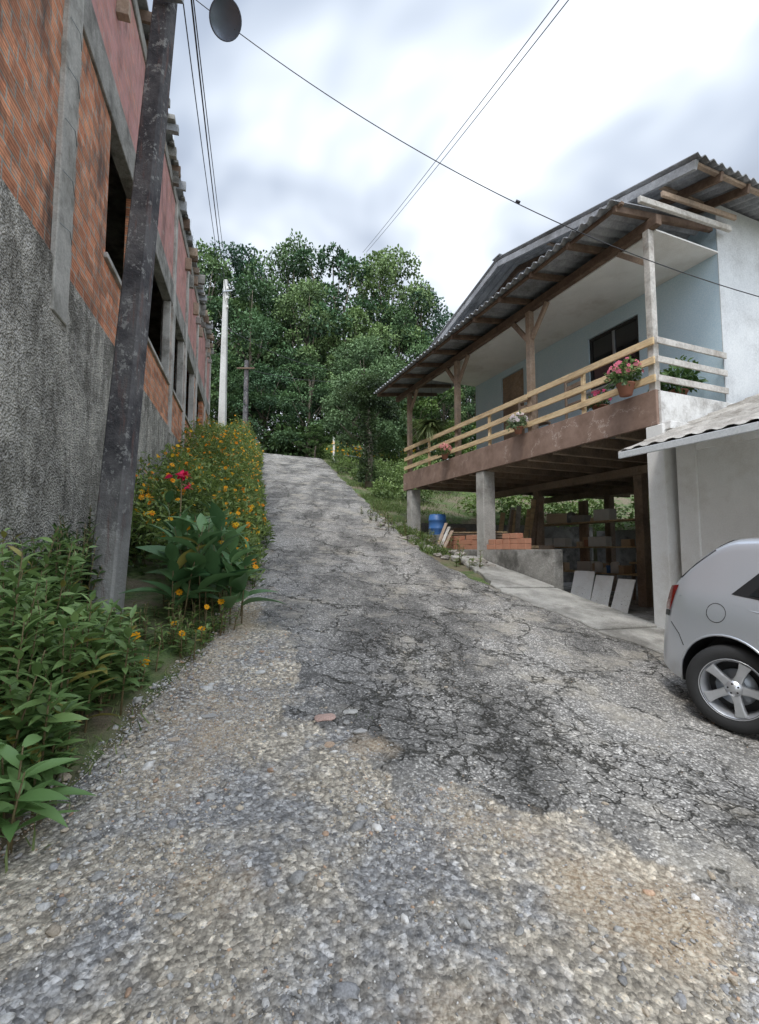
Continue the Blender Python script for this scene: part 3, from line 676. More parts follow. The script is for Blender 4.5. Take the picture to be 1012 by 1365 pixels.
w=r.random(n)**.55; z=ground_z(x,y)+hh*w
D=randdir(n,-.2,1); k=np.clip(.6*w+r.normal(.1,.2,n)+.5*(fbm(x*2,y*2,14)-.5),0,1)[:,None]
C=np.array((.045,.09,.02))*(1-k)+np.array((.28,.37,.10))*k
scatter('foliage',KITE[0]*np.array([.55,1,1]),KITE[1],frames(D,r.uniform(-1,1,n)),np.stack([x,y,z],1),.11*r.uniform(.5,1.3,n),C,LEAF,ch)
idx=r.choice(n,2600); sel=idx[(w[idx]>.72)]; nf=len(sel)
T=np.stack([x[sel],y[sel],z[sel]+.07],1); D=randdir(nf,.3,1)+np.array([.35,-.55,0])
cc=np.array([[.9,.38,.015],[.9,.52,.03],[.85,.27,.01]])[r.choice(3,nf)]
flowerhead(nf,7,.037,cc,T,D,'flowers',ch)
T=[];r=np.random.default_rng(35)
for (x,y,h) in [(-1.75,4.15,.22),(-1.62,4.0,.2),(-1.85,3.7,.26),(-1.7,3.55,.15),(-1.6,4.5,.27),(-1.5,4.6,.3),(-1.9,4.6,.35),(-2.0,5.0,.9),(-1.8,5.2,.6),(-1.75,5.9,.55),(-2,6.2,.8),(-1.95,6.6,.9),(-1.55,4.25,.16)]: T.append((x,y,gz(x,y)+h))
T=np.array(T); mf=empty('marigold_flowers'); flowerhead(len(T),8,.034,np.tile([.9,.4,.01],(len(T),1)),T,np.tile([.4,-.8,.5],(len(T),1))+r.normal(0,.2,(len(T),3)),'petals',mf)
st=[tube('s',[tuple(t),(t[0]-.02,t[1]+.02,gz(t[0],t[1])-.02)],.004,STEM,None,5) for t in T]; joinobjs(st,'stems',mf)
leafy_stems('x',[(t[0],t[1]) for t in T],5,(.1,.3),.075,12,(.07,.13,.03),(.24,.35,.10),26,parent=mf)
def bloom(x,y,h,rad,n,c,par,seed):
    r=np.random.default_rng(seed); z=gz(x,y)+h; T=np.array([x,y,z])+r.normal(0,rad*.35,(n,3)); D=randdir(n,-.2,1)
    return scatter('bloom',leaf_t(3,.3,.4,.3)[0],leaf_t(3,.3,.4,.3)[1],frames(D,r.uniform(-1,1,n)),T,rad*r.uniform(.6,1.2,n),np.array(c)*r.uniform(.6,1.2,(n,1)),PETAL,par,True)
bloom(-2.2,5.3,1.42,.085,26,(.85,.04,.13),can,1); bloom(-2.12,5.32,1.3,.06,14,(.85,.04,.13),can,2)
tube('bloom_stem',[(-2.22,5.3,gz(-2.2,5.3)),(-2.2,5.3,gz(-2.2,5.3)+1.4)],.008,STEM,can)

def blades(name,n,fx,h,cA,cB,seed,parent=None):
    r=np.random.default_rng(seed); x,y=fx(r,n); n=len(x); z=ground_z(x,y)-.01
    D=randdir(n,.55,1); k=r.random((n,1)); C=np.array(cA)*(1-k)+np.array(cB)*k
    tv=np.array([(-.06,0,0),(.06,0,0),(.035,.6,-.05),(0,1,-.2)],float)
    return scatter(name,tv,np.array([[0,1,2,3]]),frames(D,r.uniform(-3,3,n)),np.stack([x,y,z],1),h*r.uniform(.5,1.3,n),C,LEAF,parent)
def bank(r,n):
    y=r.uniform(9.8,32,n); x=xr(y)+.05+np.abs(r.normal(0,1,n))*np.interp(y,[9,14,20,32],[.25,.7,3,4]); t=(x-NX)*hx+(y-NY)*hy;q=(x-NX)*hy-(y-NY)*hx; k=~((t<8.6)&(q>-.05))&(r.random(n)<np.clip(fbm(x*1.1,y*1.1,61)*4-1.5,.05,1)); return x[k],y[k]
blades('grass',42000,bank,.14,(.07,.12,.03),(.25,.32,.11),41)
def edge(r,n):
    y=r.uniform(1.6,9,n); x=xl(y)+r.normal(-.12,.14,n); k=r.random(n)<fbm(x*3,y*3,9)*1.6-.35; return x[k],y[k]
blades('verge_grass',3600,edge,.08,(.09,.14,.035),(.28,.33,.13),42)
def cwe(r,n):
    c=np.array([(.75,3.9),(.35,4.3),(.5,3.2),(-.1,3.3),(1.5,3.4),(.1,1.28),(-.2,5.2),(-.35,6.6)])[r.choice(8,n)]; p=c+r.normal(0,.04,(n,2)); return p[:,0],p[:,1]
o=blades('road_weeds',360,cwe,.04,(.06,.11,.03),(.17,.24,.08),43); o.location.z=.03
fh=empty('flower_hedge')
bush('foliage',[((x_,y_,gz(x_,y_)+.55),(.8,.6,.6)) for x_,y_ in [(-2.6,30),(-1.5,29.6),(-.4,29),(.6,28.2),(1.6,27),(2.2,25.5),(-3.6,31.5)]],11000,.11,(.06,.12,.03),(.26,.36,.11),44,parent=fh)
r=np.random.default_rng(4); n=160; T=np.stack([r.uniform(-3.2,2.2,n),r.uniform(28,29.4,n),np.zeros(n)],1); T[:,2]=ground_z(T[:,0],T[:,1])+r.uniform(.5,1.3,n)
flowerhead(n,6,.06,np.tile([.9,.45,.02],(n,1)),T,np.tile([0,-1,.3],(n,1))+r.normal(0,.3,(n,3)),'flowers',fh)
wf=empty('white_post_fence')
for k,(x_,y_) in enumerate(((-2.75,28.6),(-.9,28.2),(1.1,27.4))): z=gz(x_,y_); box('post_%d'%k,(x_-.06,y_-.06,z-.2),(x_+.06,y_+.06,z+1.5),WHITEP,wf)
for k,hh in enumerate((.5,1.1)):
    tube('wire_%d'%k,[(-2.75,28.6,gz(-2.75,28.6)+hh),(-.9,28.2,gz(-.9,28.2)+hh),(1.1,27.4,gz(1.1,27.4)+hh)],.012,METAL,wf,5)
kb=[(-8.2,32.3),(-6,32.6),(-4,32.2),(-3,31.4)]
tube('concrete_kerb',[(a_,b_,gz(a_,b_)+.07) for a_,b_ in kb],.13,CONC,None,6,False)

rub=empty('stone_rubble'); r=np.random.default_rng(77); n=90
tt=r.uniform(3.2,8.6,n); qq=-.12-np.abs(r.normal(0,.4,n)); X_=NX+tt*hx+qq*hy; Y_=NY+tt*hy-qq*hx; s=r.uniform(.03,.12,n)
scatter('stones',iv2*(1+r.normal(0,.12,(len(iv2),1))),if2,frames(randdir(n,-.3,.3)),np.stack([X_,Y_,terr(X_,Y_)+s*.2],1),np.stack([s*1.3,s,s*.6],1),np.array([[.33,.30,.26]])*r.uniform(.5,1.2,(n,1)),PEB,rub,False)
leafy_stems('roadside_weeds',[hw(t,q) for t,q in [(3.3,-.5),(3.6,-.7),(4.4,-.45),(5,-.4),(5.6,-.5),(6.4,-.5),(7.4,-.4),(8.3,-.3),(8.8,.2),(8.7,-.6),(9.4,0),(5.2,-.8),(6.8,-.7),(7.9,-.7)]],5,(.12,.42),.09,12,(.07,.12,.03),(.22,.30,.09),46,spread=.25)

# ---------------------------------------------------------------- utility poles, lamp, cables
m,g=newmat('mossy_pole'); P=g.coord(); s=g.sep(P)
c=g.mix(g.ramp(g.noise(P,3,4,.7),[(.38,0),(.6,1)]),(.045,.043,.048),(.125,.12,.122))
low=g.ramp(g.m('MULTIPLY',g.m('ADD',s[2],g.m('MULTIPLY',g.noise(P,2,3),1.2)),.4),[(.0,1),(.5,0)])
c=g.mix(low,c,(.40,.39,.365)); c=g.mix(g.ramp(g.noise(P,9,4,.8),[(.57,0),(.62,.6)]),c,(.34,.34,.325))
c=g.mix(g.ramp(g.noise(g.mapping(P,scale=(4,4,.5)),3,4,.7),[(.55,0),(.68,.6)]),c,(.17,.09,.075))
finish(g,c,.95,g.bump(g.noise(P,30,3,.7),.8,.015)); MOSSP=m
p=empty('leaning_utility_pole')
zb=gz(-2.6,4.6)
beam('shaft',(-2.62,4.6,zb-.3),(-2.16,4.6,7.2),.25,.25,MOSSP,p,.17,.16,.02)
tube('lamp_arm',[(-2.24,4.55,5.6),(-2.0,4.5,5.75),(-1.60,4.45,5.60)],.022,METAL,p)
LAMPM=plain('enamel_grey',(.17,.21,.27),.35,.3)
lathe('lamp_reflector',[(.0,.10),(.05,.10),(.06,.04),(.12,.02),(.165,-.03),(.17,-.045),(.155,-.035),(.10,.0),(.0,.005)],LAMPM,p,32,(-1.54,4.45,5.33),(.12,.75,.55))
tube('lamp_socket',[(-1.58,4.47,5.60),(-1.535,4.52,5.40)],[.035,.05],LAMPM,p)
beam('bracket',(-2.3,4.47,5.62),(-2.0,4.47,5.58),.04,.05,METAL,p)
for k in range(3):
    lathe('insulator_%d'%k,[(0,0),(.035,0),(.04,.03),(.025,.05),(.04,.07),(.035,.1),(0,.1)],WHITEP if k else METAL,p,12,(-2.06+.03*k,4.45,5.62+.35*k))
def cable(name,a,b,sag,r=.008,par=None,n=24):
    a=Vector(a);b=Vector(b); pts=[a.lerp(b,i/n)-Vector((0,0,4*sag*(i/n)*(1-i/n))) for i in range(n+1)]
    return tube(name,pts,r,WIRE,par,5)
cb=empty('overhead_cables')
P2t=Vector((-8.0,24,13.4))
cable('pole_line_1',(-2.02,4.55,6.35),P2t+Vector((.15,0,.2)),.25,.008,cb); cable('pole_line_2',(-2.0,4.55,6.05),P2t+Vector((.1,0,-.4)),.35,.011,cb); cable('pole_line_3',(-2.05,4.55,5.75),P2t+Vector((.1,0,-.9)),.45,.007,cb)
cable('service_drop',(-2.0,4.5,5.72),(5.4,4.3,1.95),.68,.0045,cb,40)
tube('splice',[(1.33,4.43,3.39),(1.37,4.43,3.37)],.014,WIRE,cb)
for k,o_ in enumerate((0,.16)):
    cable('main_line_%d'%k,(5.3+o_,-6,3.4+o_*.3),(-.95+o_*1.2,26,16.8),.25,.009,cb,40)
cable('far_line',(-9.0,32,12.3),(8,30,13.0),1.5,.014,cb); cable('far_line_b',(-8,24,11.5),(6,27,12.0),2.2,.011,cb)
POLEL=varied('pole_concrete',(.50,.49,.46),(.62,.61,.58),2,.85,.3,30,.005,(.32,.31,.28),1)
p=empty('utility_pole'); z=gz(-8,24); beam('shaft',(-8.0,24,z-.5),(-8.0,24,14.0),.40,.32,POLEL,p,.2,.18,.02); beam('bracket',(-8.1,23.85,13.3),(-7.6,23.85,13.35),.06,.06,METAL,p)
for k in range(3): lathe('insulator_%d'%k,[(0,0),(.06,0),(.07,.05),(.04,.09),(.06,.14),(0,.16)],WHITEP,p,10,(-7.85,23.85,12.4+.5*k))
p=empty('utility_pole'); z=gz(-9.1,32); beam('shaft',(-9.1,32,z-.5),(-9.1,32,12.9),.36,.36,MOSSP,p,.24,.24,.02); beam('crossarm',(-9.7,31.8,12.3),(-8.5,31.8,12.3),.08,.1,WOODD,p)

# ---------------------------------------------------------------- porch items & basement clutter
def hwz(t,q,z): a=hw(t,q); return (a[0],a[1],z)
TERRA=plain('terracotta',(.38,.17,.11),.8,bs=.3)
def potted(name,t,q,z,r,leafn,lr,cA,cB,fl=None,seed=1,leaf=.06):
    e=empty(name); c=hwz(t,q,z)
    lathe('pot',[(0,0),(r*.7,0),(r,r*1.3),(r*1.08,r*1.3),(r*1.08,r*1.45),(r*.95,r*1.45),(r*.9,r*1.2),(0,r*1.2)],TERRA,e,20,c)
    bush('foliage',[((c[0],c[1],c[2]+r*1.5+lr*.6),(lr,lr,lr*.8)),((c[0]-.1,c[1]-.05,c[2]+r*1.3+lr*.3),(lr*.7,lr*.7,lr*.6))],leafn,leaf,cA,cB,seed,parent=e)
    if fl:
        rr_=np.random.default_rng(seed); n=42; d=randdir(n,-.1,1); T=np.array([c[0],c[1],c[2]+r*1.5+lr*.6])+d*lr*1.05
        flowerhead(n,5,.03,np.array(fl)*rr_.uniform(.6,1.1,(n,1)),T,d+np.array([-.3,-.6,0]),'flowers',e,.4)
    return e
potted('potted_geranium',.32,-.14,2.04,.11,520,.2,(.05,.10,.03),(.2,.3,.09),(.85,.22,.32),1,.055)
potted('potted_plant',.35,.9,2.05,.13,500,.28,(.03,.08,.02),(.12,.22,.06),None,2,.09)
potted('potted_plant',2.55,-.12,2.03,.08,420,.15,(.07,.13,.05),(.28,.36,.2),(.8,.7,.72),3,.05)
potted('potted_plant',5.1,-.12,2.03,.08,320,.14,(.06,.11,.03),(.2,.28,.08),(.8,.3,.3),4,.05)
potted('potted_plant',1.2,.35,2.04,.11,350,.15,(.05,.09,.03),(.15,.25,.08),(.75,.10,.22),5,.05)
hf=empty('hanging_fern'); c=hwz(6.2,.15,3.1); r=np.random.default_rng(9)
lathe('basket',[(0,-.08),(.1,-.06),(.15,.04),(.13,.04),(0,.0)],WOODD,hf,16,c); tube('hanger',[c,(c[0],c[1],4.2)],.005,WIRE,hf,4)
n=260; a=r.uniform(0,6.28,n); e_=r.uniform(-.2,.9,n); D=np.stack([np.cos(a)*np.cos(e_),np.sin(a)*np.cos(e_),np.sin(e_)],1)
tpl=leaf_t(6,.05,.9,.2); k=r.random((n,1)); scatter('fronds',tpl[0],tpl[1],frames(D),np.tile(c,(n,1)),.45*r.uniform(.6,1.2,n),np.array((.09,.13,.04))*(1-k)+np.array((.25,.31,.12))*k,LEAF,hf)
def chair(name,t,q,rot):
    e=empty(name,hwz(t,q,2.035),rot)
    box('seat',(-.22,-.22,.42),(.22,.22,.46),WOODO,e)
    for i,(a,b) in enumerate(((-.2,-.2),(.2,-.2),(-.2,.2),(.2,.2))): box('leg_%d'%i,(a-.02,b-.02,0),(a+.02,b+.02,.42 if b<0 else .95),WOODO,e)
    for i in range(3): box('slat_%d'%i,(-.178,.185,.56+i*.14),(.178,.205,.64+i*.14),WOODO,e)
chair('wooden_chair',1.9,.75,1.9); chair('wooden_chair',3.2,.8,2.2)
e=empty('leaning_white_panels')
for k,(t,w_,hh) in enumerate(((1.75,.34,.46),(2.18,.36,.5),(2.62,.42,.56))):
    beam('panel_%d'%k,hwz(t,1.2,-1.04),hwz(t+.02*k,1.42,-1.04+hh+.08),w_,.02,WHITEP,e)
e=empty('brick_stack'); CLAY=plain('clay_brick',(.50,.24,.15),.9,bs=.4)
for i in range(6):
    for j in range(3):
        if (i,j) in ((0,2),(4,2),(3,2),(5,1),(5,2)): continue
        beam('brick_%d_%d'%(i,j),hwz(2.65+i*.225,.12+.01*(i%2),.05+j*.1),hwz(2.85+i*.225,.12+.01*(j%2),.05+j*.1),.14,.095,CLAY,e)
for i in range(7):
    for j in range(3):
        if (i+j)%5==4 and j==2: continue
        beam('brick_b%d_%d'%(i,j),hwz(4.15+i*.225,.13+.012*((i+j)%2),.05+j*.1),hwz(4.35+i*.225,.13,.05+j*.1),.14,.095,CLAY,e)
e=empty('lumber_stack')
for i in range(26): beam('board_%d'%i,hwz(4.1+random.uniform(-.3,.1),.5+.13*(i%4),.05+.05*(i//4)),hwz(6.6+random.uniform(-.3,.3),.55+.13*(i%4)+random.uniform(-.05,.05),.05+.05*(i//4)+random.uniform(0,.09)),.12,.03,random.choice([WOODO,WOODN,WOODG]),e)
for i in range(3): beam('trestle_%d'%i,hwz(4.6+i*.8,.8,-1.05),hwz(4.6+i*.8,.8,.02),.08,.08,WOODO,e)
BLUEP=plain('blue_plastic',(.06,.17,.42),.4)
e=empty('blue_barrel'); lathe('body',[(0,0),(.2,0),(.22,.05),(.22,.3),(.235,.32),(.22,.34),(.22,.5),(.235,.52),(.22,.54),(.21,.64),(.18,.67),(0,.67)],BLUEP,e,24,hwz(6.3,.35,.2))
lathe('stand',[(0,0),(.3,0),(.3,1.24),(0,1.24)],CONCD,e,16,hwz(6.3,.6,-1.06))
e=empty('storage_shelf')
for k,z in enumerate((-.5,.05,.6)): beam('shelf_%d'%k,hwz(2.6,2.9,z),hwz(5.6,2.9,z),.45,.03,WOODN,e)
for k,t in enumerate((2.6,4.1,5.6)): beam('upright_%d'%k,hwz(t,2.9,-1.05),hwz(t,2.9,1.1),.06,.4,WOODO,e)
cl=[(.58,.43,.29),(.65,.62,.57),(.35,.33,.31),(.66,.54,.40),(.45,.32,.23),(.75,.75,.72)]
CLM=[plain('carton_%d'%i,c_,.8) for i,c_ in enumerate(cl)]
def carton(nm,t,q,z,s,par,i):
    h_=s*random.uniform(.45,.9); return beam(nm,hwz(t,q+random.uniform(-.04,.04),z+h_/2),hwz(t+s*random.uniform(.9,1.5),q+random.uniform(-.1,.1),z+h_/2),s*.9,h_,CLM[i%6],par)
for k in range(32): carton('carton_%d'%k,2.65+random.random()*2.6,2.75+random.uniform(-.03,.08),(-.485,.065,.615)[k%3],random.uniform(.14,.36),e,random.randrange(6))
for k in range(14):
    z=(-.485,.065,.615)[k%3]; r_=random.uniform(.04,.09); lathe('can_%d'%k,[(0,0),(r_,0),(r_,r_*2.4),(r_*.7,r_*2.7),(0,r_*2.7)],random.choice([METAL,WHITEP,CLAY,BLUEP]),e,14,hwz(2.7+random.random()*2.7,2.68,z))
e=empty('stacked_crates')
for k,(t,q,z,s) in enumerate([(3.3,1.1,-1.05,.55),(3.35,1.1,-.67,.5),(3.3,1.1,-.29,.5),(4.2,1.3,-1.05,.6),(4.25,1.3,-.67,.5),(4.2,1.3,-.29,.5),(5.5,1.4,-1.05,.6),(5.5,1.45,-.66,.55),(5.5,1.4,-.28,.55),(5.55,1.4,.1,.5),(6.6,1.2,-1.05,.7),(6.6,1.2,-.6,.6),(6.6,1.2,-.2,.6),(6.65,1.2,.2,.5)]):
    for j in range(5): beam('slat_%d_%d'%(k,j),hwz(t,q-.2,z+.04+j*.075),hwz(t+s,q-.2,z+.04+j*.075),.02,.055,(WOODO,WOODG,WOODN)[k%3],e)
    beam('side_%d'%k,hwz(t+.01,q-.18,z+.19),hwz(t+.01,q+.2,z+.19),.02,.36,WOODO,e); beam('side2_%d'%k,hwz(t+s-.01,q-.18,z+.19),hwz(t+s-.01,q+.2,z+.19),.02,.36,WOODO,e)
    beam('bottom_%d'%k,hwz(t+.02,q,z+.015),hwz(t+s-.02,q,z+.015),.36,.02,WOODO,e)
e=empty('work_table')
beam('top',hwz(1.5,3.6,-.28),hwz(3.2,3.6,-.28),.8,.04,WOODN,e)
for k,(t,q) in enumerate(((1.55,3.25),(3.15,3.25),(1.55,3.95),(3.15,3.95))): beam('leg_%d'%k,hwz(t,q,-1.05),hwz(t,q,-.3),.06,.06,WOODO,e)
for k in range(5): carton('box_%d'%k,1.6+k*.32,3.5,-.26,.24+.04*(k%3),e,k+1)
e=empty('standing_planks')
for k in range(9): t=4.6+k*.2; beam('plank_%d'%k,hwz(t,1.9,-1.05),hwz(t+random.uniform(-.25,.25),2.25,1.2+random.uniform(-.5,.1)),.12,.025,random.choice([WOODO,WOODG,WOODN]),e)
e=empty('leaning_boards')
for k in range(3): b0=hw(4.9+k*.13,-.3); beam('board_%d'%k,(b0[0],b0[1],gz(*b0)),hwz(5.05+k*.13,.02,gz(*b0)+.42+.06*k),.08,.02,WOODG if k%2 else WOODO,e)

# ---------------------------------------------------------------- car
m,g=newmat('silver_car_paint'); P=g.coord()
fl=g.noise(P,900,1,.5); dirt=g.ramp(g.m('ADD',g.m('MULTIPLY',g.noise(P,3,4,.7),.5),g.m('MULTIPLY',g.sep(P)[2],-.8)),[(-.0,0),(.12,.35)])
c=g.mix(fl,(.56,.585,.62),(.68,.70,.74)); c=g.mix(dirt,c,(.42,.38,.32))
finish(g,c,.3,None,.5,.5,.8); PAINT=m
TYRE=plain('tyre_rubber',(.03,.03,.03),.8,bs=.3); RIM=plain('alloy_rim',(.62,.63,.65),.32,.7); RED=plain('tail_lamp_red',(.16,.008,.01),.12,0,1.)
CLEAR=plain('head_lamp',(.6,.62,.65),.1,.3,1.); SEAM=plain('panel_gap',(.03,.03,.032),.7)
TX=[0,.01,.04,.08,.14,.25,.38,.5,.8,1.3,1.9,2.2,2.5,2.9,3.05,3.4,3.7,3.85,3.9]; TZ=[.60,.72,.87,.97,1.06,1.20,1.34,1.415,1.455,1.475,1.46,1.41,1.26,1.02,.97,.90,.80,.66,.5]
BX=[0,.06,.2,.4,3.5,3.8,3.9];BZ=[.38,.28,.23,.2,.2,.25,.36]
WX=[0,.015,.05,.12,.25,.45,.8,3.2,3.5,3.75,3.86,3.9];WW=[.56,.64,.70,.755,.795,.815,.825,.82,.78,.68,.55,.42]
FZ=[.15,.25,.4,.55,.8,.93,1.0,1.2,1.45];FF=[.93,.965,.99,1.0,.99,.965,.935,.86,.765]
def carT(x): return (np.interp(x-.03,TX,TZ)+np.interp(x,TX,TZ)+np.interp(x+.03,TX,TZ))/3
def carW(x,z): return np.interp(x,WX,WW)*np.interp(z,FZ,FF)
st=np.unique(np.concatenate([[0,.006,.015,.03,.045,.06,.08,.1,.13,.16,.2],np.arange(.24,3.6,.05),[3.62,3.68,3.73,3.78,3.82,3.85,3.875,3.89,3.9]]))
ns=20; rows=[]
for x_ in st:
    T_=float(carT(x_)); B_=float(np.interp(x_,BX,BZ)); T_=max(T_,B_+.12); pts=[(0,B_),(carW(x_,B_)*.6,B_),(carW(x_,B_)*.93,B_+.004)]
    for k in range(ns+1):
        z_=B_+.03+(T_-.07-B_-.03)*k/ns; pts.append((float(carW(x_,z_)),z_))
    wt=float(carW(x_,T_-.07))
    for a_,b_ in ((.992,.045),(.965,.025),(.90,.012),(.7,.005),(.4,.002),(0,0)): pts.append((wt*a_,T_-b_-(.018*a_*a_)))
    rows.append(pts)
npn=len(rows[0]); V=[];F=[]
for i,pts in enumerate(rows):
    for (w_,z_) in pts: V.append((st[i],-w_,z_))
    for (w_,z_) in pts[1:-1][::-1]: V.append((st[i],w_,z_))
ring=npn+npn-2
for i in range(len(st)-1):
    for k in range(ring): a=i*ring+k; b=i*ring+(k+1)%ring; F.append((a,b,b+ring,a+ring))
F.append(tuple(range(ring))[::-1]); F.append(tuple(range((len(st)-1)*ring,len(st)*ring)))
body=pymesh('body',V,F,[PAINT,BLACK])
bm=bmesh.new(); bm.from_mesh(body.data); bmesh.ops.recalc_face_normals(bm,faces=bm.faces[:]); bm.to_mesh(body.data); bm.free()
XR,XF,WR=.64,3.08,.31
cuts=[]
for xw in (XR,XF):
    for sg in (-1,1):
        c=lathe('cut',[(0,0),(.365,0),(.365,.34),(0,.34)],BLACK,None,48,(xw,sg*.58,.315),(0,sg,0),False)
        bm=bmesh.new(); bm.from_mesh(c.data); bmesh.ops.remove_doubles(bm,verts=bm.verts[:],dist=1e-4); bmesh.ops.recalc_face_normals(bm,faces=bm.faces[:]); bm.to_mesh(c.data); bm.free()
        md=body.modifiers.new('b','BOOLEAN'); md.operation='DIFFERENCE'; md.object=c; md.solver='EXACT'
        try: md.material_mode='TRANSFER'
        except Exception: pass
        cuts.append(c)
dg=bpy.context.evaluated_depsgraph_get(); me=bpy.data.meshes.new_from_object(body.evaluated_get(dg))
body.modifiers.clear(); body.data=me
for c in cuts: bpy.data.objects.remove(c)
me.polygons.foreach_set('use_smooth',[True]*len(me.polygons))
try: me.set_sharp_from_angle(angle=math.radians(32))
except Exception as ex: print(ex)
a_=(.382,-.924); cx,cy=3.0,4.5
car=empty('parked_car'); body.parent=car
def sidepatch(name,c4,off,mat,sg,n=10):
    V=[];F=[]
    for i in range(n+1):
        for j in range(n+1):
            u=i/n; v=j/n
            x_=(c4[0][0]*(1-u)+c4[1][0]*u)*(1-v)+(c4[3][0]*(1-u)+c4[2][0]*u)*v; z_=(c4[0][1]*(1-u)+c4[1][1]*u)*(1-v)+(c4[3][1]*(1-u)+c4[2][1]*u)*v
            V.append((x_,sg*(float(carW(x_,z_))+off),z_))
    for i in range(n):
        for j in range(n): a=i*(n+1)+j; F.append((a,a+1,a+n+2,a+n+1))
    return pymesh(name,V,F,mat,car,True)
def seamline(name,pts,sg,w=.004,off=.0015,mat=SEAM):
    P_=[(x_,sg*(float(carW(x_,z_))+off-w*.6),z_) for x_,z_ in pts]; return tube(name,P_,w,mat,car,6)
for sg,t_ in ((-1,'r'),(1,'l')):
    sidepatch('rear_glass_trim_'+t_,[(.60,.985),(1.70,.955),(1.70,1.405),(.93,1.395)],.003,BLACK,sg)
    sidepatch('rear_side_glass_'+t_,[(.72,1.0),(1.66,.975),(1.66,1.385),(.99,1.375)],.007,GLASS,sg)
    sidepatch('front_glass_trim_'+t_,[(1.705,.955),(2.80,.945),(2.22,1.345),(1.705,1.405)],.003,BLACK,sg)
    sidepatch('front_side_glass_'+t_,[(1.74,.975),(2.68,.965),(2.19,1.32),(1.74,1.385)],.007,GLASS,sg)
    sidepatch('tail_lamp_'+t_,[(.045,.76),(.13,.77),(.17,.98),(.085,.96)],.006,RED,sg)
    sidepatch('tail_lamp_clear_'+t_,[(.046,.71),(.125,.715),(.13,.765),(.045,.755)],.006,BLACK,sg)
    sidepatch('head_lamp_'+t_,[(3.5,.66),(3.8,.62),(3.78,.72),(3.45,.82)],.006,CLEAR,sg)
    sidepatch('side_moulding_'+t_,[(1.06,.50),(2.68,.50),(2.68,.56),(1.06,.56)],.01,PAINT,sg)
    seamline('door_gap_rear_'+t_,[(.88,.98),(.93,.85),(1.0,.72),(1.07,.60),(1.09,.40),(1.09,.27)],sg)
    seamline('door_gap_mid_'+t_,[(1.70,.95),(1.70,.6),(1.70,.27)],sg)
    seamline('door_gap_front_'+t_,[(2.72,.95),(2.76,.7),(2.7,.4),(2.68,.27)],sg)
    seamline('sill_gap_'+t_,[(1.09,.27),(1.8,.26),(2.68,.27)],sg)
    seamline('bumper_gap_'+t_,[(.04,.70),(.15,.67),(.24,.60),(.29,.52)],sg)
    seamline('shoulder_crease_'+t_,[(.2,.90),(.8,.895),(1.7,.89),(2.9,.86)],sg,.004,.002,PAINT)
    seamline('hatch_gap_'+t_,[(.17,1.04),(.28,1.17),(.40,1.29)],sg,.006)
    for xx in (1.2,1.85):
        y_=sg*(float(carW(xx,.84))+.022); tube('door_handle_%s_%d'%(t_,int(xx*10)),[(xx-.01,y_-sg*.03,.84),(xx+.02,y_,.845),(xx+.15,y_,.845),(xx+.18,y_-sg*.03,.84)],.013,PAINT,car,8)
    m_=lathe('mirror_'+t_,[(0,-.09),(.05,-.08),(.075,0),(.05,.08),(0,.09)],PAINT,car,20,(2.62,sg*.88,1.02),(0,1,.1))
    for xw,k in ((XR,'rear'),(XF,'front')):
        P_=[]
        for i in range(25):
            an=math.radians(-12+i*204/24); x_=xw+.368*math.cos(an); z_=.315+.368*math.sin(an)
            if z_>.215: P_.append((x_,sg*(float(carW(x_,z_))-.002),z_))
        tube('arch_lip_%s_%s'%(k,t_),P_,.009,PAINT,car,6)
P_=[]
for i in range(33): an=2*math.pi*i/32; x_=.52+.07*math.cos(an); z_=.83+.07*math.sin(an); P_.append((x_,-(float(carW(x_,z_))-.0005),z_))
tube('fuel_flap_gap',P_,.0028,SEAM,car,5)
def toppatch(name,x0,x1,w0_,w1_,off,mat,n=10):
    V=[];F=[]
    for i in range(n+1):
        u=i/n; x_=x0+(x1-x0)*u; hw_=w0_*(1-u)+w1_*u; T_=float(carT(x_)); wt=float(carW(x_,T_-.07))
        for j in range(n+1): y_=hw_*(2*j/n-1); a2=abs(y_)/wt; V.append((x_-off*.6*(1 if x1<1 else -1),y_,T_-.018*a2*a2+off-(0.014*max(0,(a2-.7)/.3))))
    for i in range(n):
        for j in range(n): a=i*(n+1)+j; F.append((a,a+1,a+n+2,a+n+1))
    return pymesh(name,V,F,mat,car,True)
toppatch('rear_window_trim',.10,.47,.66,.58,.004,BLACK); toppatch('rear_window',.13,.44,.60,.53,.009,GLASS)
toppatch('windscreen',2.24,2.86,.55,.66,.008,GLASS)
tube('rear_wiper',[(.13,0,1.08),(.2,.3,1.17)],.008,BLACK,car,6)
box('number_plate',(-.015,-.2,.62),(-.002,.2,.73),GREYW,car,.003)
box('rear_bumper_strip',(-.012,-.5,.45),(.0,.5,.5),BLACK,car,.004)
box('front_grille',(3.885,-.38,.5),(3.905,.38,.62),BLACK,car,.004)
tube('exhaust',[(-.01,.45,.27),(.3,.45,.27)],.03,METAL,car)
box('underbody',(.3,-.55,.17),(3.6,.55,.24),BLACK,car,.01)
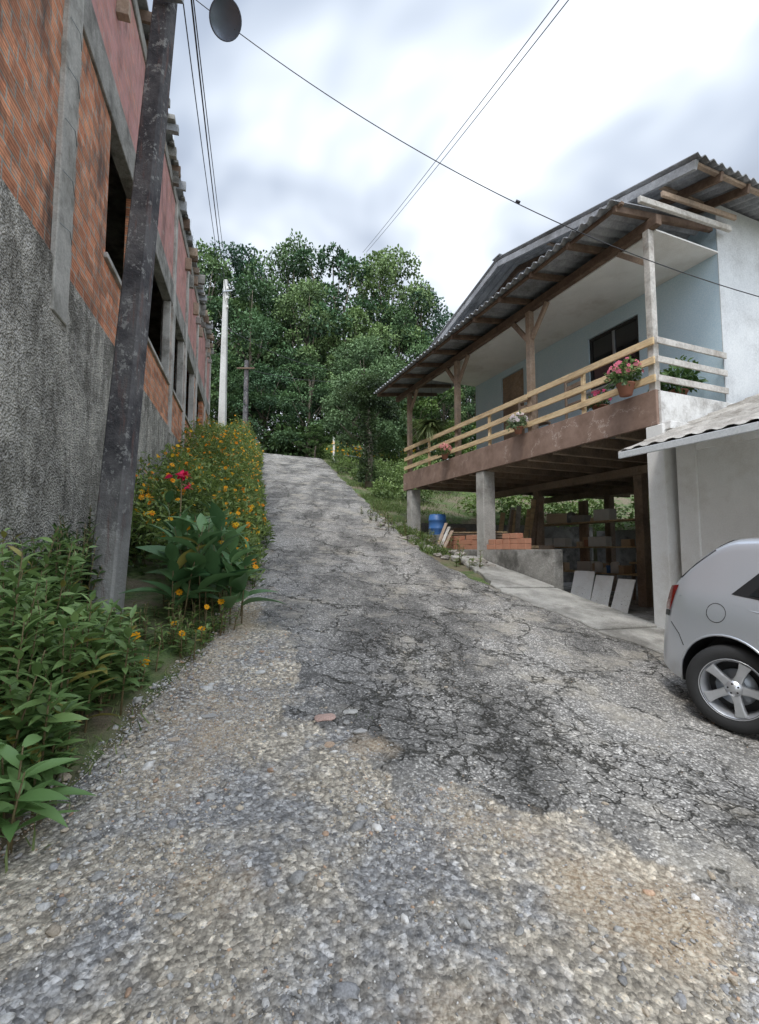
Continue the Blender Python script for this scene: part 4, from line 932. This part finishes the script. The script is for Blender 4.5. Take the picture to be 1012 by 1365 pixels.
for xw,kx in ((XR,'rear'),(XF,'front')):
    for sg,t_ in ((-1,'right'),(1,'left')):
        w=empty('wheel_%s_%s'%(kx,t_),(xw,sg*.70,WR),0,car); w.rotation_euler=(math.radians(90) if sg<0 else math.radians(-90),0,.3)
        prof=[(.205,-.09),(.25,-.1),(.295,-.09),(.307,-.06),(.31,-.02),(.31,.04),(.306,.075),(.292,.098),(.255,.108),(.215,.10),(.205,.09)]
        lathe('tyre',prof,TYRE,w,48)
        for rr_ in (-.045,0,.045): lathe('tread_groove',[(.3112,rr_-.004),(.3114,rr_),(.3112,rr_+.004)],SEAM,w,48)
        lathe('rim_barrel',[(.208,.1),(.213,.104),(.216,.098),(.208,.088),(.192,.07),(.185,.0),(.185,-.08)],RIM,w,48)
        lathe('brake_disc',[(0,.0),(.13,.0),(.13,-.01)],METAL,w,32); lathe('inner_shadow',[(0,-.05),(.185,-.05)],BLACK,w,32)
        lathe('hub',[(0,.088),(.022,.087),(.028,.08),(.055,.074),(.062,.05),(.062,.0)],RIM,w,24)
        for k in range(5):
            an=2*math.pi*k/5; V=[]
            for (r_,hw_,zt) in ((.045,.030,.072),(.10,.026,.070),(.15,.030,.076),(.195,.040,.086)):
                for (yy,zz) in ((-hw_,zt-.035),(-hw_,zt-.004),(-hw_*.6,zt),(hw_*.6,zt),(hw_,zt-.004),(hw_,zt-.035)): V.append((r_*math.cos(an)-yy*math.sin(an),r_*math.sin(an)+yy*math.cos(an),zz))
            F=[(i*6+j,i*6+(j+1)%6,(i+1)*6+(j+1)%6,(i+1)*6+j) for i in range(3) for j in range(6)]+[tuple(range(6)),tuple(range(18,24))]
            pymesh('spoke_%d'%k,V,F,RIM,w)
            lathe('bolt_%d'%k,[(0,.08),(.007,.08),(.007,.07)],BLACK,w,8,(.034*math.cos(an+.6),.034*math.sin(an+.6),0))
fwd2=Vector((a_[0],a_[1],0)).normalized(); left2=Vector((-fwd2.y,fwd2.x,0))
def cw(xx,yy): p_=Vector((cx,cy,0))+fwd2*xx+left2*yy; return Vector((p_.x,p_.y,float(road_z(np.array([p_.x]),np.array([p_.y]))[0])))
rr1,rl1,fr1,fl1=cw(XR,-.7),cw(XR,.7),cw(XF,-.7),cw(XF,.7)
fv=((fr1+fl1)-(rr1+rl1)).normalized(); lv=((rl1+fl1)-(rr1+fr1)).normalized(); uv=fv.cross(lv).normalized(); lv=uv.cross(fv)
org_=(rr1+rl1)/2-fv*XR
car.matrix_world=Matrix(((fv.x,lv.x,uv.x,org_.x),(fv.y,lv.y,uv.y,org_.y),(fv.z,lv.z,uv.z,org_.z+.002),(0,0,0,1)))

# ---------------------------------------------------------------- world, sun, camera
elev,az=math.radians(62),math.radians(200)
dv=Vector((math.sin(az)*math.cos(elev),math.cos(az)*math.cos(elev),math.sin(elev)))
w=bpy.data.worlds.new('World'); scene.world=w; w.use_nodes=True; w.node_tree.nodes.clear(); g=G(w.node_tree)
sky=g.n('ShaderNodeTexSky',sky_type='NISHITA',sun_disc=False,sun_elevation=elev,sun_rotation=az)
b1=g.n('ShaderNodeBackground',{'Color':sky.outputs[0],'Strength':.1})
Dn=g.coord('Generated'); s=g.sep(Dn); zz=g.m('ADD',g.m('MAXIMUM',s[2],0.0),.42)
pv=g.comb(g.m('DIVIDE',s[0],zz),g.m('DIVIDE',s[1],zz),0.)
nn=g.noise(g.mapping(pv,loc=(1.3,.4,0)),1.5,4,.62,dist=.35)
cc=g.ramp(nn,[(.36,(.29,.355,.47)),(.46,(.38,.45,.57)),(.54,(.55,.615,.71)),(.64,(.82,.86,.91))])
hz=g.ramp(s[2],[(0.,1),(.3,.72),(.62,.15),(1,0)])
cc=g.mix(hz,cc,(.78,.82,.88))
cc=g.mix(.4,cc,g.mix(1.0,cc,g.ramp(nn,[(.40,.62),(.60,1.4)]),'MULTIPLY'))
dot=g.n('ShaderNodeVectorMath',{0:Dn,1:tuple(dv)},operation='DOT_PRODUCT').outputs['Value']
glow=g.ramp(dot,[(.45,0),(.8,.5),(1,1)]); stg=g.m('ADD',g.m('MULTIPLY',glow,3.9),1.42)  # sky boost added around the sun, out of view, to brighten the scene
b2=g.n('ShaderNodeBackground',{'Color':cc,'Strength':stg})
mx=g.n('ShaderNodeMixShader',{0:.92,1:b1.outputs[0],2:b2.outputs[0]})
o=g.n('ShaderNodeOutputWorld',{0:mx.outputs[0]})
sd=bpy.data.lights.new('sun','SUN'); sd.energy=1.5; sd.angle=math.radians(12); sd.color=(1,.95,.87)
so=bpy.data.objects.new('sun',sd); COL.objects.link(so)
so.rotation_euler=dv.to_track_quat('Z','Y').to_euler(); so.location=dv*50
cd=bpy.data.cameras.new('camera'); cam=bpy.data.objects.new('camera',cd); COL.objects.link(cam)
cd.sensor_fit='HORIZONTAL'; cd.sensor_width=36; cd.lens=36*640/1012; cd.clip_end=1000; cd.clip_start=.05
cam.location=(0,0,0); cam.rotation_euler=(math.radians(94.47),0,0)
scene.camera=cam
